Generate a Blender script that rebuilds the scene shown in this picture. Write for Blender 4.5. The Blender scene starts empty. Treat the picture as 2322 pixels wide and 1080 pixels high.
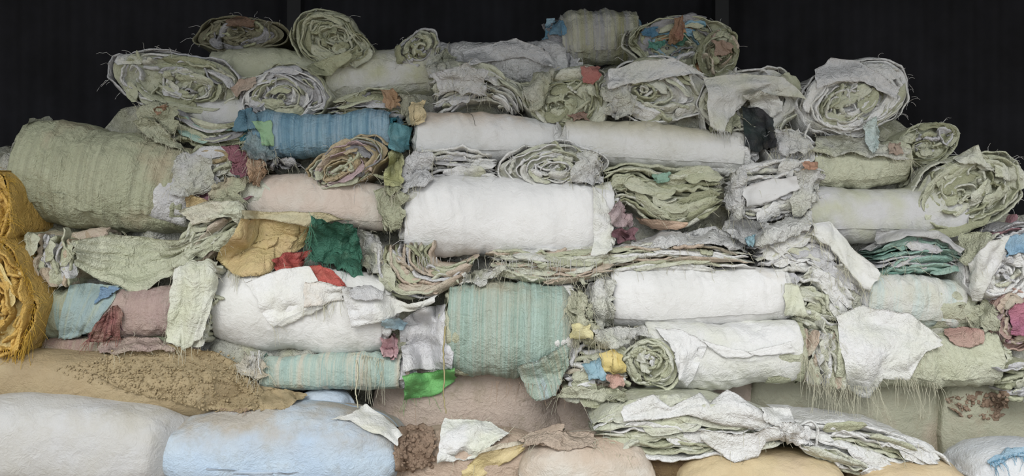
import bpy, math, random
import numpy as np

# ------------------------------------------------------------------ camera, sky, exposure
SC = bpy.context.scene
COL = SC.collection
F, CAMD, CZ = 2000.0, 4.65, 1.30          # focal length in pixels, distance to the pile, eye height
cam = bpy.data.cameras.new('camera'); cam.sensor_width = 36; cam.lens = F * 36 / 2322
cam_o = bpy.data.objects.new('camera', cam); COL.objects.link(cam_o)
cam_o.location = (0, -CAMD, CZ); cam_o.rotation_euler = (math.pi / 2, 0, 0)
SC.camera = cam_o
world = bpy.data.worlds.new('overcast_sky'); SC.world = world; world.use_nodes = True
bg = world.node_tree.nodes['Background']
bg.inputs[0].default_value = (0.93, 0.97, 1.0, 1); bg.inputs[1].default_value = 1.0
sun = bpy.data.lights.new('hazy_sun', 'SUN'); sun.energy = 1.05; sun.angle = math.radians(28); sun.color = (1, 0.98, 0.94)
sun_o = bpy.data.objects.new('hazy_sun', sun); COL.objects.link(sun_o)
sun_o.rotation_euler = (math.radians(57), 0, math.radians(-12))
SC.view_settings.view_transform = 'Standard'
SC.view_settings.look = 'None'
SC.view_settings.gamma = 1
SC.view_settings.use_curve_mapping = False
SC.view_settings.exposure = 0.62

# ------------------------------------------------------------------ numeric helpers
def lin(h):
    v = [int(h[i:i + 2], 16) / 255 for i in (0, 2, 4)]
    return tuple((x / 12.92 if x <= .04045 else ((x + .055) / 1.055) ** 2.4) for x in v) + (1,)

def dsat(h, k=.82):
    c = lin(h); l = .3 * c[0] + .59 * c[1] + .11 * c[2]
    return tuple(l + (x - l) * k for x in c[:3]) + (1,)

def yf(py): return float(np.interp(py, [0, 100, 400, 700, 900, 1080], [.75, .62, .32, .08, -.08, -.3]))
def P(px, py, y):
    d = y + CAMD
    return np.array([(px - 1161) * d / F, y, CZ - (py - 540) * d / F])
def sc(y): return (y + CAMD) / F

_T = np.random.default_rng(5).uniform(-1, 1, 64 ** 3)
def vn(p, seed=0):                        # smooth lattice noise
    f = np.floor(p); i = f.astype(np.int64); t = p - f; t = t * t * (3 - 2 * t)
    x, y, z = i[..., 0] + seed * 13, i[..., 1] + seed * 29, i[..., 2] + seed * 7
    x0, x1 = (x & 63) << 12, ((x + 1) & 63) << 12; y0, y1 = (y & 63) << 6, ((y + 1) & 63) << 6; z0, z1 = z & 63, (z + 1) & 63
    a, b, c = t[..., 0], t[..., 1], t[..., 2]
    def L(u, v, w): return u + (v - u) * w
    T = _T
    return L(L(L(T[x0 + y0 + z0], T[x1 + y0 + z0], a), L(T[x0 + y1 + z0], T[x1 + y1 + z0], a), b),
             L(L(T[x0 + y0 + z1], T[x1 + y0 + z1], a), L(T[x0 + y1 + z1], T[x1 + y1 + z1], a), b), c)
def fbm(p, fr, octs=3, seed=0):
    r = 0; a = 1.0
    for k in range(octs):
        r = r + a * vn(p * fr + k * 7.3, seed + k); fr *= 2.03; a *= .5
    return r
def crumple(p, fr, octs=3, seed=0):       # sharp creases, as in crumpled woven plastic
    r = 0; a = 1.0
    for k in range(octs):
        r = r + a * (np.abs(vn(p * fr + k * 3.1, seed + 11 * k)) * 2 - .75); fr *= 1.9; a *= .55
    return r
def vn1(x, seed): return vn(np.stack([x, x * 0 + .37, x * 0 + .71], -1), seed)
def smooth(t): t = np.clip(t, 0, 1); return t * t * (3 - 2 * t)
def unit(v): v = np.asarray(v, float); return v / np.linalg.norm(v)
def resample(pts, n):                     # rounded polyline through pixel points
    p = np.asarray(pts, float)
    s = np.r_[0, np.cumsum(np.linalg.norm(np.diff(p, axis=0), axis=1))]; s /= s[-1]
    t = np.linspace(0, 1, n)
    q = np.stack([np.interp(t, s, p[:, 0]), np.interp(t, s, p[:, 1])], 1)
    k = max(1, n // 16)
    if len(p) > 2:
        for _ in range(2):
            e = np.concatenate([np.repeat(q[:1], k, 0), q, np.repeat(q[-1:], k, 0)])
            q2 = np.stack([np.convolve(e[:, j], np.ones(2 * k + 1) / (2 * k + 1), 'valid') for j in (0, 1)], 1)
            q2[0], q2[-1] = q[0], q[-1]; q = q2
    return q

# how far away the pile built so far is, per direction from the viewing point: loose sheets are laid onto it
CAMP = np.array([0, -CAMD, CZ]); CELL = 8.0; DM = np.full((340, 170), 99.0)
def note(V):
    v = V.reshape(-1, 3); dy = v[:, 1] + CAMD; ok = dy > 1
    v = v[ok]; dy = dy[ok]
    i = ((v[:, 0] / dy * F + 1161 + 200) / CELL).astype(int); j = ((540 - (v[:, 2] - CZ) / dy * F + 100) / CELL).astype(int)
    ok = (i >= 0) & (i < 340) & (j >= 0) & (j < 170)
    np.minimum.at(DM, (i[ok], j[ok]), np.linalg.norm(v[ok] - CAMP, axis=1))
def cast(px, py):
    d = unit(P(px, py, 0) - CAMP); i, j = int((px + 200) / CELL), int((py + 100) / CELL)
    if not (1 <= i < 339 and 1 <= j < 169): return None, d
    t = DM[i, j]
    if t > 90: t = DM[i - 1:i + 2, j - 1:j + 2].min()
    return (None if t > 90 else t), d
def settle(): pass

# ------------------------------------------------------------------ mesh and object helpers
def grid(name, V, mat, parent=None, loc=(0, 0, 0), wu=False, wv=False, uv=None, kind=None, nomap=False):
    n, m = V.shape[:2]; loc = np.asarray(loc, float)
    a = np.arange(n if wu else n - 1); b = np.arange(m if wv else m - 1)
    i, j = np.meshgrid(a, b, indexing='ij'); i2 = (i + 1) % n; j2 = (j + 1) % m
    Q = np.stack([i * m + j, i2 * m + j, i2 * m + j2, i * m + j2], -1).reshape(-1, 4)
    me = raw(name, (V.reshape(-1, 3) - loc), Q)
    if kind != 'structure' and nomap is False: note(V)
    if uv is not None:
        ul = me.uv_layers.new(name='UVMap'); ul.data.foreach_set('uv', uv.reshape(-1, 2)[Q.ravel()].astype(np.float32).ravel())
    return place(name, me, mat, parent, loc, kind)
def raw(name, V, Q):
    me = bpy.data.meshes.new(name); k = Q.shape[1]
    me.vertices.add(len(V)); me.vertices.foreach_set('co', np.ascontiguousarray(V, dtype=np.float32).ravel())
    me.loops.add(Q.size); me.loops.foreach_set('vertex_index', Q.astype(np.int32).ravel())
    me.polygons.add(len(Q)); me.polygons.foreach_set('loop_start', np.arange(0, Q.size, k, dtype=np.int32))
    me.polygons.foreach_set('use_smooth', np.ones(len(Q), dtype=bool))
    me.update(calc_edges=True)
    return me
def place(name, me, mat, parent, loc, kind=None):
    o = bpy.data.objects.new(name, me); COL.objects.link(o)
    if mat: me.materials.append(mat)
    if parent is not None: o.parent = parent
    else: o.location = loc
    if kind: o['kind'] = kind
    return o
def thing(name, label, cat, loc, group=None):
    o = bpy.data.objects.new(name, None); COL.objects.link(o); o.location = [float(v) for v in loc]
    o['label'] = label; o['category'] = cat; o.empty_display_size = .05
    if group: o['group'] = group
    return o
def L_(o):
    v = np.zeros(3)
    while o is not None: v = v + np.array(o.location); o = o.parent
    return v
def tubes(name, lines, rad, mat, parent=None, loc=(0, 0, 0), kind=None):
    Vs, Qs = [], []; base = 0
    for ln in lines:
        ln = np.asarray(ln, float); k = len(ln)
        t = np.gradient(ln, axis=0); t /= np.linalg.norm(t, axis=1)[:, None] + 1e-9
        up = np.where(np.abs(t[:, 2:3]) > .8, [[1., 0, 0]], [[0, 0, 1.]])
        a = np.cross(t, up); a /= np.linalg.norm(a, axis=1)[:, None] + 1e-9; b = np.cross(t, a)
        r = rad * np.linspace(1, .6, k)[:, None]
        ang = [0, 2.094, 4.189]
        V = np.stack([ln + r * (math.cos(g) * a + math.sin(g) * b) for g in ang], 1)
        i, j = np.meshgrid(np.arange(k - 1), np.arange(3), indexing='ij')
        Q = np.stack([i * 3 + j, (i + 1) * 3 + j, (i + 1) * 3 + (j + 1) % 3, i * 3 + (j + 1) % 3], -1).reshape(-1, 4) + base
        Vs.append(V.reshape(-1, 3)); Qs.append(Q); base += 3 * k
    me = raw(name, np.concatenate(Vs) - np.asarray(loc), np.concatenate(Qs))
    return place(name, me, mat, parent, loc, kind)

# ------------------------------------------------------------------ procedural materials
MATS = {}
class NT:
    def __init__(s, name):
        s.m = bpy.data.materials.new(name); s.m.use_nodes = True; s.t = s.m.node_tree
        s.b = s.t.nodes['Principled BSDF']
    def n(s, kind, **kw):
        x = s.t.nodes.new(kind)
        for k, v in kw.items(): setattr(x, k, v)
        return x
    def l(s, a, b): s.t.links.new(a, b)
    def noise(s, vec, scale, detail=4, rough=.55, dist=0):
        x = s.n('ShaderNodeTexNoise'); x.inputs['Scale'].default_value = scale; x.inputs['Detail'].default_value = detail
        x.inputs['Roughness'].default_value = rough; x.inputs['Distortion'].default_value = dist
        if vec is not None: s.l(vec, x.inputs['Vector'])
        return x.outputs['Fac']
    def ramp(s, fac, a, b, ca=(0, 0, 0, 1), cb=(1, 1, 1, 1)):
        r = s.n('ShaderNodeValToRGB'); e = r.color_ramp.elements
        e[0].position = a; e[0].color = ca; e[1].position = b; e[1].color = cb; s.l(fac, r.inputs[0]); return r.outputs[0]
    def mix(s, fac, a, b, mode='MIX'):
        x = s.n('ShaderNodeMix', data_type='RGBA', blend_type=mode)
        for v, k in ((fac, 0), (a, 6), (b, 7)):
            if hasattr(v, 'is_linked'): s.l(v, x.inputs[k])
            else: x.inputs[k].default_value = v
        return x.outputs[2]
    def math(s, op, a, b=0.0):
        x = s.n('ShaderNodeMath', operation=op)
        for v, k in ((a, 0), (b, 1)):
            if hasattr(v, 'is_linked'): s.l(v, x.inputs[k])
            else: x.inputs[k].default_value = v
        return x.outputs[0]

def cloth(c1, c2=None, dust=0.0, dustc='b39a80', stripes=None, bump=.5, sfreq=60, blot=.5, top=False, rough=.62, soil=.12, topr=(.15, .8)):
    key = (topr, c1, c2, dust, dustc, stripes, bump, sfreq, blot, top, rough, soil)
    if key in MATS: return MATS[key]
    t = NT('woven_plastic_' + c1); c2 = c2 or c1
    tc = t.n('ShaderNodeTexCoord'); oi = t.n('ShaderNodeObjectInfo')
    v = t.n('ShaderNodeVectorMath', operation='MULTIPLY_ADD'); t.l(oi.outputs['Random'], v.inputs[0])
    v.inputs[1].default_value = (37, 91, 53); t.l(tc.outputs['Object'], v.inputs[2]); vec = v.outputs[0]
    col = t.ramp(t.noise(vec, 4.5, 3), blot - .13, blot + .13, dsat(c1), dsat(c2))
    sep = t.n('ShaderNodeSeparateXYZ'); t.l(tc.outputs['UV'], sep.inputs[0])
    if stripes:
        sv = t.n('ShaderNodeCombineXYZ'); t.l(t.math('MULTIPLY', sep.outputs[0], sfreq), sv.inputs[0])
        t.l(t.math('MULTIPLY', sep.outputs[1], 1.4), sv.inputs[1]); t.l(oi.outputs['Random'], sv.inputs[2])
        n1 = t.noise(sv.outputs[0], 1.0, 3, .7)
        sv2 = t.n('ShaderNodeCombineXYZ'); t.l(t.math('MULTIPLY', sep.outputs[0], sfreq * .22), sv2.inputs[0]); t.l(oi.outputs['Random'], sv2.inputs[1])
        n2 = t.noise(sv2.outputs[0], 1.0, 2, .5)
        if len(stripes) > 1: col = t.mix(t.ramp(n2, .46, .58), col, dsat(stripes[1]))
        col = t.mix(t.ramp(n1, .46, .62), col, dsat(stripes[0]))
    if dust > 0:
        dn = t.noise(vec, 2.6, 5, .6)
        m = t.ramp(dn, .62 - .35 * dust, .80 - .3 * dust)
        if top:
            cs = t.math('COSINE', t.math('MULTIPLY', sep.outputs[1], 6.2832))
            m = t.math('MULTIPLY', m, t.ramp(cs, *topr))
        col = t.mix(t.math('MULTIPLY', m, .85), col, dsat(dustc))
    col = t.mix(t.math('MULTIPLY', t.ramp(t.noise(vec, 11, 6, .7), .52, .75), soil * 2), col, dsat('8f8468'))
    t.l(col, t.b.inputs['Base Color'])
    t.b.inputs['Roughness'].default_value = rough
    t.b.inputs['Specular IOR Level'].default_value = .3
    # fine relief: creases and weave
    h1 = t.math('ABSOLUTE', t.math('SUBTRACT', t.noise(vec, 9, 3, .5, .6), .5))
    h2 = t.math('ABSOLUTE', t.math('SUBTRACT', t.noise(vec, 26, 3, .55, .8), .5))
    h3 = t.noise(vec, 160, 2)
    h4 = t.math('ABSOLUTE', t.math('SUBTRACT', t.noise(vec, 55, 2, .5, 1.0), .5))
    h = t.math('ADD', t.math('ADD', t.math('MULTIPLY', h1, 1.1), t.math('MULTIPLY', h2, .6)), t.math('ADD', t.math('MULTIPLY', h4, .3), t.math('MULTIPLY', h3, .05)))
    if stripes: h = t.math('ADD', h, t.math('MULTIPLY', n1, .5))
    bp = t.n('ShaderNodeBump'); bp.inputs['Strength'].default_value = min(1, bump * 1.4); bp.inputs['Distance'].default_value = .05
    t.l(h, bp.inputs['Height']); t.l(bp.outputs[0], t.b.inputs['Normal'])
    MATS[key] = t.m; return t.m

def rough_mat(name, c1, c2, scale=8, bump=.6, c3=None):
    if name in MATS: return MATS[name]
    t = NT(name); tc = t.n('ShaderNodeTexCoord'); vec = tc.outputs['Object']
    col = t.ramp(t.noise(vec, scale, 6, .65), .38, .62, lin(c1), lin(c2))
    if c3: col = t.mix(t.ramp(t.noise(vec, scale * 5, 4, .7), .55, .7), col, lin(c3))
    t.l(col, t.b.inputs['Base Color']); t.b.inputs['Roughness'].default_value = .9; t.b.inputs['Specular IOR Level'].default_value = .1
    bp = t.n('ShaderNodeBump'); bp.inputs['Strength'].default_value = bump; bp.inputs['Distance'].default_value = .02
    t.l(t.noise(vec, scale * 6, 5, .7), bp.inputs['Height']); t.l(bp.outputs[0], t.b.inputs['Normal'])
    MATS[name] = t.m; return t.m

def solid(name, c, rough=.7):
    if name in MATS: return MATS[name]
    t = NT(name); t.b.inputs['Base Color'].default_value = lin(c); t.b.inputs['Roughness'].default_value = rough
    tc = t.n('ShaderNodeTexCoord')
    t.l(t.ramp(t.noise(tc.outputs['Object'], 6), .3, .7, lin(c), tuple(x * .8 for x in lin(c)[:3]) + (1,)), t.b.inputs['Base Color'])
    MATS[name] = t.m; return t.m

# palette of the sack cloth (surface colours)
def W():  return cloth('d9d9d8', 'cfcfc8', blot=.56)                       # white
def WG(): return cloth('d0d0d0', 'bfc0a6', blot=.52)                       # white going sage
def GR(): return cloth('b4b4b8', 'c6c6c6', blot=.5)                        # grey-white
def S():  return cloth('acaf8e', 'b8baa2', blot=.5)                        # sage
def SL(): return cloth('bfc2a6', 'c8c9bc', blot=.5)                        # light sage
def SD(): return cloth('8f916f', 'a1a482', blot=.5)                        # deep sage
def PE(): return cloth('bda894', 'b9b09c', blot=.52)                       # peach
def PK(): return cloth('b89a9e', 'b3a0a2')
def OC(): return cloth('ad9a70', 'b3a282')
def YE(): return cloth('d9c070', 'cdb673')
def TE(): return cloth('7fa79a', '96b5a8')
def TD(): return cloth('2f6a5a', '3d7a66')
def BL(): return cloth('5f9bb8', '8cb0c4')
def MA(): return cloth('805560', '906870')
def RE(): return cloth('c25548', 'b04c44')
def OR(): return cloth('bf8a5c', 'b98e66')
def GY(): return cloth('7d7d80', '96969a')
def DO(): return cloth('6d6a50', '827f66')
def THR(): return solid('thread_cream', 'd5d2bc')
def THY(): return solid('thread_ochre', 'cda640')
def THW(): return solid('thread_white', 'dcdcda')

# ------------------------------------------------------------------ builders
SEED = [100]
def nrng():
    SEED[0] += 17; return np.random.default_rng(SEED[0]), SEED[0]

def ribbon(name, C, NR, front, ydir, D, th, mat, parent, seed, amp=.006, flare=.012, closed=False, fr=9, nd=1):
    """one folded sheet seen on its folded edge: a thin pocket that follows curve C and runs back along ydir"""
    n = len(C); ydir = np.asarray(ydir, float)
    th = np.broadcast_to(th, (n,)).copy(); front = np.broadcast_to(front, (n,))
    if not closed:
        e = np.linspace(0, 1, n); th = th * np.sqrt(smooth(np.minimum(e, 1 - e) * 14) + 1e-4)
    ds = [1, .62, .36, .2, .1, .045] if D > .3 else ([1, .5, .22, .09] if D > .1 else [1, .3])
    prof = [(1.0 if d < .9 else .8, D * d, 0) for d in ds]
    lip = [(.92, -.25), (.62, -.7), (.2, -.95), (-.2, -.95), (-.62, -.7), (-.92, -.25)]
    rows, dep = [], []
    for s, d, _ in prof: rows.append((s, d, 0.)); dep.append(d)
    for s, q in lip: rows.append((s, .008, q)); dep.append(0)
    for s, d, _ in prof[::-1]: rows.append((-s, d, 0.)); dep.append(d)
    side = np.array([r[0] for r in rows]); d = np.array([r[1] for r in rows]); q = np.array([r[2] for r in rows]); dep = np.array(dep)
    mid = C[:, None, :] + ydir * (front[:, None, None] + d[None, :, None] + (q[None, :] * th[:, None])[..., None])
    # sheet-wide waves, then flare of the free edge, then creases of each face
    wv = amp * crumple(mid, fr, 2, seed)
    fl = flare * fbm(C * 7, 1.0, 2, seed + 5)[:, None] * np.exp(-dep / .05)[None, :]
    ru = th[:, None] * .75 * fbm(C * 26, 1.0, 2, seed + 15)[:, None] * np.exp(-dep / .03)[None, :]
    fl = fl + ru
    mid = mid + ydir * (.009 * fbm(C * 22, 1.0, 2, seed + 17)[:, None] * np.exp(-dep / .03)[None, :])[..., None]
    thk = th[:, None] * side[None, :] * (1 + .35 * fbm(mid * 13 + side[None, :, None] * 3, 1.0, 2, seed + 9))
    V = mid + NR[:, None, :] * (wv + fl + thk)[..., None]
    V = V + .35 * amp * np.stack([fbm(mid * 16, 1, 2, seed + 21), 0 * wv, fbm(mid * 16, 1, 2, seed + 31)], -1)
    s = np.r_[0, np.cumsum(np.linalg.norm(np.diff(C, axis=0), axis=1))]
    uv = np.stack(np.broadcast_arrays(s[:, None], dep[None, :]), -1)
    return grid(name, V, mat, parent, L_(parent), wu=closed, uv=uv)

def leaf(name, C, NR, ydir, w, y0, lift, mat, parent, seed, wr=.006):
    """a loose sheet edge turned outwards from the layers: a curved strip tilted towards the viewer"""
    n, m = len(C), 9; e = np.linspace(0, 1, n)[:, None]; v = np.linspace(-.5, .5, m)[None, :]; ydir = np.asarray(ydir, float)
    s = np.r_[0, np.cumsum(np.linalg.norm(np.diff(C, axis=0), axis=1))][:, None]
    ww = w * np.clip(np.sin(math.pi * e) * 2.2, 0, 1) ** .6 * (1 + .35 * vn1(e * 5, seed))
    q = np.stack(np.broadcast_arrays(s * 9, v * w * 55 + .5 * vn1(s * 8, seed + 3), 0 * s + seed * .37), -1)
    bump = wr * (crumple(q, 1, 2, seed) + .6 * crumple(q * np.array([2.2, .7, 1]), 1, 2, seed + 4))
    q2 = C[:, None, :] + NR[:, None, :] * (ww * v)[..., None]
    pos = q2 + ydir * (y0 + .012 * vn1(e * 4, seed + 1) + lift * v + .35 * abs(lift) * v * v * 4 + bump + .008 * vn1(e * 9, seed + 2) * (v + .5))[..., None]
    pos = pos + NR[:, None, :] * (.005 * fbm(q2 * 18, 1, 2, seed + 6) * np.abs(v) * 2)[..., None]
    ed = np.clip(np.minimum(np.minimum(e, 1 - e) * n, (.5 - np.abs(v)) * m), 0, 1) * .0022
    V = np.concatenate([pos - ydir * ed[..., None], (pos + ydir * ed[..., None])[:, ::-1]], 1)
    uv = np.stack(np.broadcast_arrays(s, v * w), -1); uv = np.concatenate([uv, uv[:, ::-1]], 1)
    return grid(name, V, mat, parent, L_(parent), wv=True, uv=uv)

def frame(axis):
    ez = np.array([0, 0, 1.]) - axis * axis[2]; ez = unit(ez); ex = np.cross(ez, axis) ; return unit(ex), ez

def rings(root, c, ydir, rx, rz, n, cols, rng, seed, off=(0, 0), D=.22, first=0, bulge=.05, tilt=0, warp=.13, rough=.02, lastfrac=.1, fat=.42, partial=.35, amp=.006, packing=.03, folds=0, leaves=0):
    """nested, loosely rolled sheets seen from the end"""
    ydir = unit(ydir); ex, ez = frame(ydir)
    ct, st = math.cos(math.radians(tilt)), math.sin(math.radians(tilt))
    made = []
    for k in range(first, n):
        t = k / max(1, n - 1); fr0 = 1 - t * (1 - lastfrac); pitch = (1 - lastfrac) / max(1, n - 1)
        span = 2 * math.pi * (1.04 if rng.random() > partial or k == first else rng.uniform(.45, .85)); th0 = rng.uniform(0, 6.283)
        N = int(np.clip(fr0 * (rx + rz) * math.pi / .0095, 26, 130))
        th = np.linspace(th0, th0 + span, N)
        rad = fr0 - pitch * (th - th0) / (2 * math.pi) * .9
        u, v = rad * np.cos(th), rad * np.sin(th)
        q = np.stack([u * 1.3, v * 1.3, u * 0 + .3], -1)
        wu, wv = warp * vn(q + 5, seed) + .35 * warp * vn(q * 2.7 + 5, seed + 7), warp * vn(q + 15, seed) + .35 * warp * vn(q * 2.7 + 15, seed + 7)
        jit = 1 + .5 * pitch * vn1(th * 1.3 + k * 9, seed + k)
        u, v = (u * jit + wu) * rx, (v * jit + wv) * rz
        u, v = u * ct - v * st, u * st + v * ct
        C = c + np.outer(u + off[0] * t, ex) + np.outer(v + off[1] * t, ez)
        tg = np.gradient(C, axis=0); NR = np.cross(tg, ydir); NR /= np.linalg.norm(NR, axis=1)[:, None] + 1e-9
        fo = -bulge * t + rng.uniform(-rough, rough) + rough * vn1(th * 2.1, seed + 40 + k) + .5 * rough * vn1(th * 6, seed + 70 + k)
        made.append(ribbon('rolled_sheet', C, NR, fo, ydir, D, pitch * min(rx, rz) * fat * rng.uniform(.7, 1.15), cols[rng.integers(len(cols))], root, seed + k * 3, amp=amp))
    if packing:
        r_ = np.linspace(.02, .97, 18)[:, None]; a_ = np.linspace(0, 2 * math.pi, 46)[None, :]
        u, v = r_ * np.cos(a_), r_ * np.sin(a_); q = np.stack([u * 1.3, v * 1.3, u * 0 + .3], -1)
        u, v = (u + warp * vn(q + 5, seed)) * rx, (v + warp * vn(q + 15, seed)) * rz
        u, v = u * ct - v * st, u * st + v * ct
        V = c + u[..., None] * ex + v[..., None] * ez + ydir * (packing - bulge * (1 - r_[..., None]))
        V = V + ydir * (.02 * crumple(V, 14, 3, seed + 90))[..., None]
        grid('inner_packing', V, cols[0], root, L_(root), uv=V[..., ::2])
    for i in range(leaves):
        fr0 = rng.uniform(.25, .9); th0 = rng.uniform(0, 6.283); N = 30; th = np.linspace(th0, th0 + rng.uniform(.6, 1.9) * (1.2 - .4 * fr0), N)
        rad = fr0 + rng.uniform(-.12, .12) * np.linspace(-1, 1, N); u, v = rad * np.cos(th), rad * np.sin(th); q = np.stack([u * 1.3, v * 1.3, u * 0 + .3], -1)
        u, v = (u + warp * vn(q + 5, seed)) * rx, (v + warp * vn(q + 15, seed)) * rz; u, v = u * ct - v * st, u * st + v * ct
        C = c + np.outer(u + off[0] * (1 - fr0), ex) + np.outer(v + off[1] * (1 - fr0), ez)
        tg = np.gradient(C, axis=0); NR = np.cross(tg, ydir); NR /= np.linalg.norm(NR, axis=1)[:, None] + 1e-9
        leaf('loose_fold', C, NR, ydir, min(rx, rz) * rng.uniform(.18, .42), -bulge * (1 - fr0) - rng.uniform(.004, .03), rng.choice([-1, 1]) * rng.uniform(.02, .06), cols[rng.integers(len(cols))], root, seed + 500 + i)
    for i in range(folds):
        r_ = rng.uniform(.15, .85); a_ = rng.uniform(0, 6.283); u, v = r_ * math.cos(a_) * rx, r_ * math.sin(a_) * rz; u, v = u * ct - v * st, u * st + v * ct
        ln = rng.uniform(.05, .17) * min(1, min(rx, rz) / .15); N = 26; x = np.linspace(-.5, .5, N)
        tx, tz = -math.sin(a_) * rx, math.cos(a_) * rz; dr = math.atan2(tz, tx) + math.radians(tilt) + rng.normal(0, .45)
        cv = rng.normal(0, 2.5); bx_, bz_ = x * ln, cv * x * x * ln * ln * 2 + .006 * vn1(x * 7, seed + i)
        C = c + np.outer(u + bx_ * math.cos(dr) - bz_ * math.sin(dr), ex) + np.outer(v + bx_ * math.sin(dr) + bz_ * math.cos(dr), ez)
        tg = np.gradient(C, axis=0); NR = np.cross(tg, ydir); NR /= np.linalg.norm(NR, axis=1)[:, None] + 1e-9
        ribbon('folded_edge', C, NR, -bulge * (1 - r_) - rng.uniform(.0, .03) + .012 * vn1(x * 5, seed + 200 + i), ydir, .06, rng.uniform(.004, .011), cols[rng.integers(len(cols))], root, seed + 300 + i, amp=amp * 1.4)
    return made

def threads(root, pts, dirs, lens, mat, rng, rad=.0013, droop=.5, name='frayed_threads'):
    lines = []
    for p, d, l in zip(pts, dirs, lens):
        k = 6; s = np.linspace(0, 1, k)[:, None] * l
        ln = p + s * d + np.array([0, 0, -1.]) * droop * s ** 2 / max(l, .02) + np.cumsum(rng.normal(0, l * .035, (k, 3)), 0)
        ln[0] = p; lines.append(ln)
    if lines: tubes(name, lines, rad, mat, root, L_(root), 'stuff')

def roll(label, cx, cy, w, h, cols, wrap=None, y=None, n=8, off=(0, 0), tilt=0, yaw=0, pitch=0, L=.7, warp=.13, bulge=.04, fat=.42, fray=0, group='rolls of old sacks seen end on', cat='roll', name='sack_roll', partial=.45, rough=.018, thr=None, folds=None, leaves=None):
    rng, seed = nrng(); y = yf(cy) if y is None else y; k = sc(y)
    c = P(cx, cy, y); rx, rz = w * k / 2, h * k / 2
    root = thing(name, label, cat, P(cx, cy + h / 2, y + .1), group)
    ydir = unit([math.sin(math.radians(yaw)), math.cos(math.radians(yaw)), math.sin(math.radians(pitch))])
    n = int(n * 1.65); warp = warp * 1.25
    rings(root, c, ydir, rx * .95, rz * .95, n, cols, rng, seed, (off[0] * k, -off[1] * k), tilt=tilt, warp=warp, bulge=bulge, first=1, fat=fat * 1.2, partial=partial, rough=rough, folds=int(folds if folds is not None else 36 * (rx + rz)), leaves=int(leaves if leaves is not None else 5 + 22 * (rx + rz)), amp=.009)
    ex, ez = frame(ydir); N = 110; th = np.linspace(0, 2 * math.pi * 1.06, N) + rng.uniform(0, 6)
    rad = .99 + .05 * np.linspace(0, 1, N)
    u, v = rad * np.cos(th), rad * np.sin(th); q = np.stack([u * 1.3, v * 1.3, u * 0 + .3], -1)
    u = (u + warp * vn(q + 5, seed) + .35 * warp * vn(q * 2.7 + 5, seed + 7)) * rx * .97; v = (v + warp * vn(q + 15, seed) + .35 * warp * vn(q * 2.7 + 15, seed + 7)) * rz * .97
    ct, st = math.cos(math.radians(tilt)), math.sin(math.radians(tilt)); u, v = u * ct - v * st, u * st + v * ct
    C = c + np.outer(u, ex) + np.outer(v, ez); tg = np.gradient(C, axis=0); NR = np.cross(tg, ydir); NR /= np.linalg.norm(NR, axis=1)[:, None]
    fo = .01 + rough * 1.3 * vn1(th * 1.7, seed + 2) + .01 * vn1(th * 7, seed + 3)
    wp = ribbon('wrap', C, NR, fo, ydir, L, .006, wrap or cols[0], root, seed + 1, amp=.009, flare=.02, fr=6)
    if fray:
        fray = int(fray * 1.6)
        i = rng.integers(0, N, fray); pts = C[i] + np.outer(fo[i], ydir)
        threads(wp, pts, [unit(-ydir * rng.uniform(.2, 1) + NR[j] * rng.uniform(-.6, .9) + rng.normal(0, .3, 3)) for j in i], rng.uniform(.02, .09, fray), thr or THW(), rng)
    return root

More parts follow.
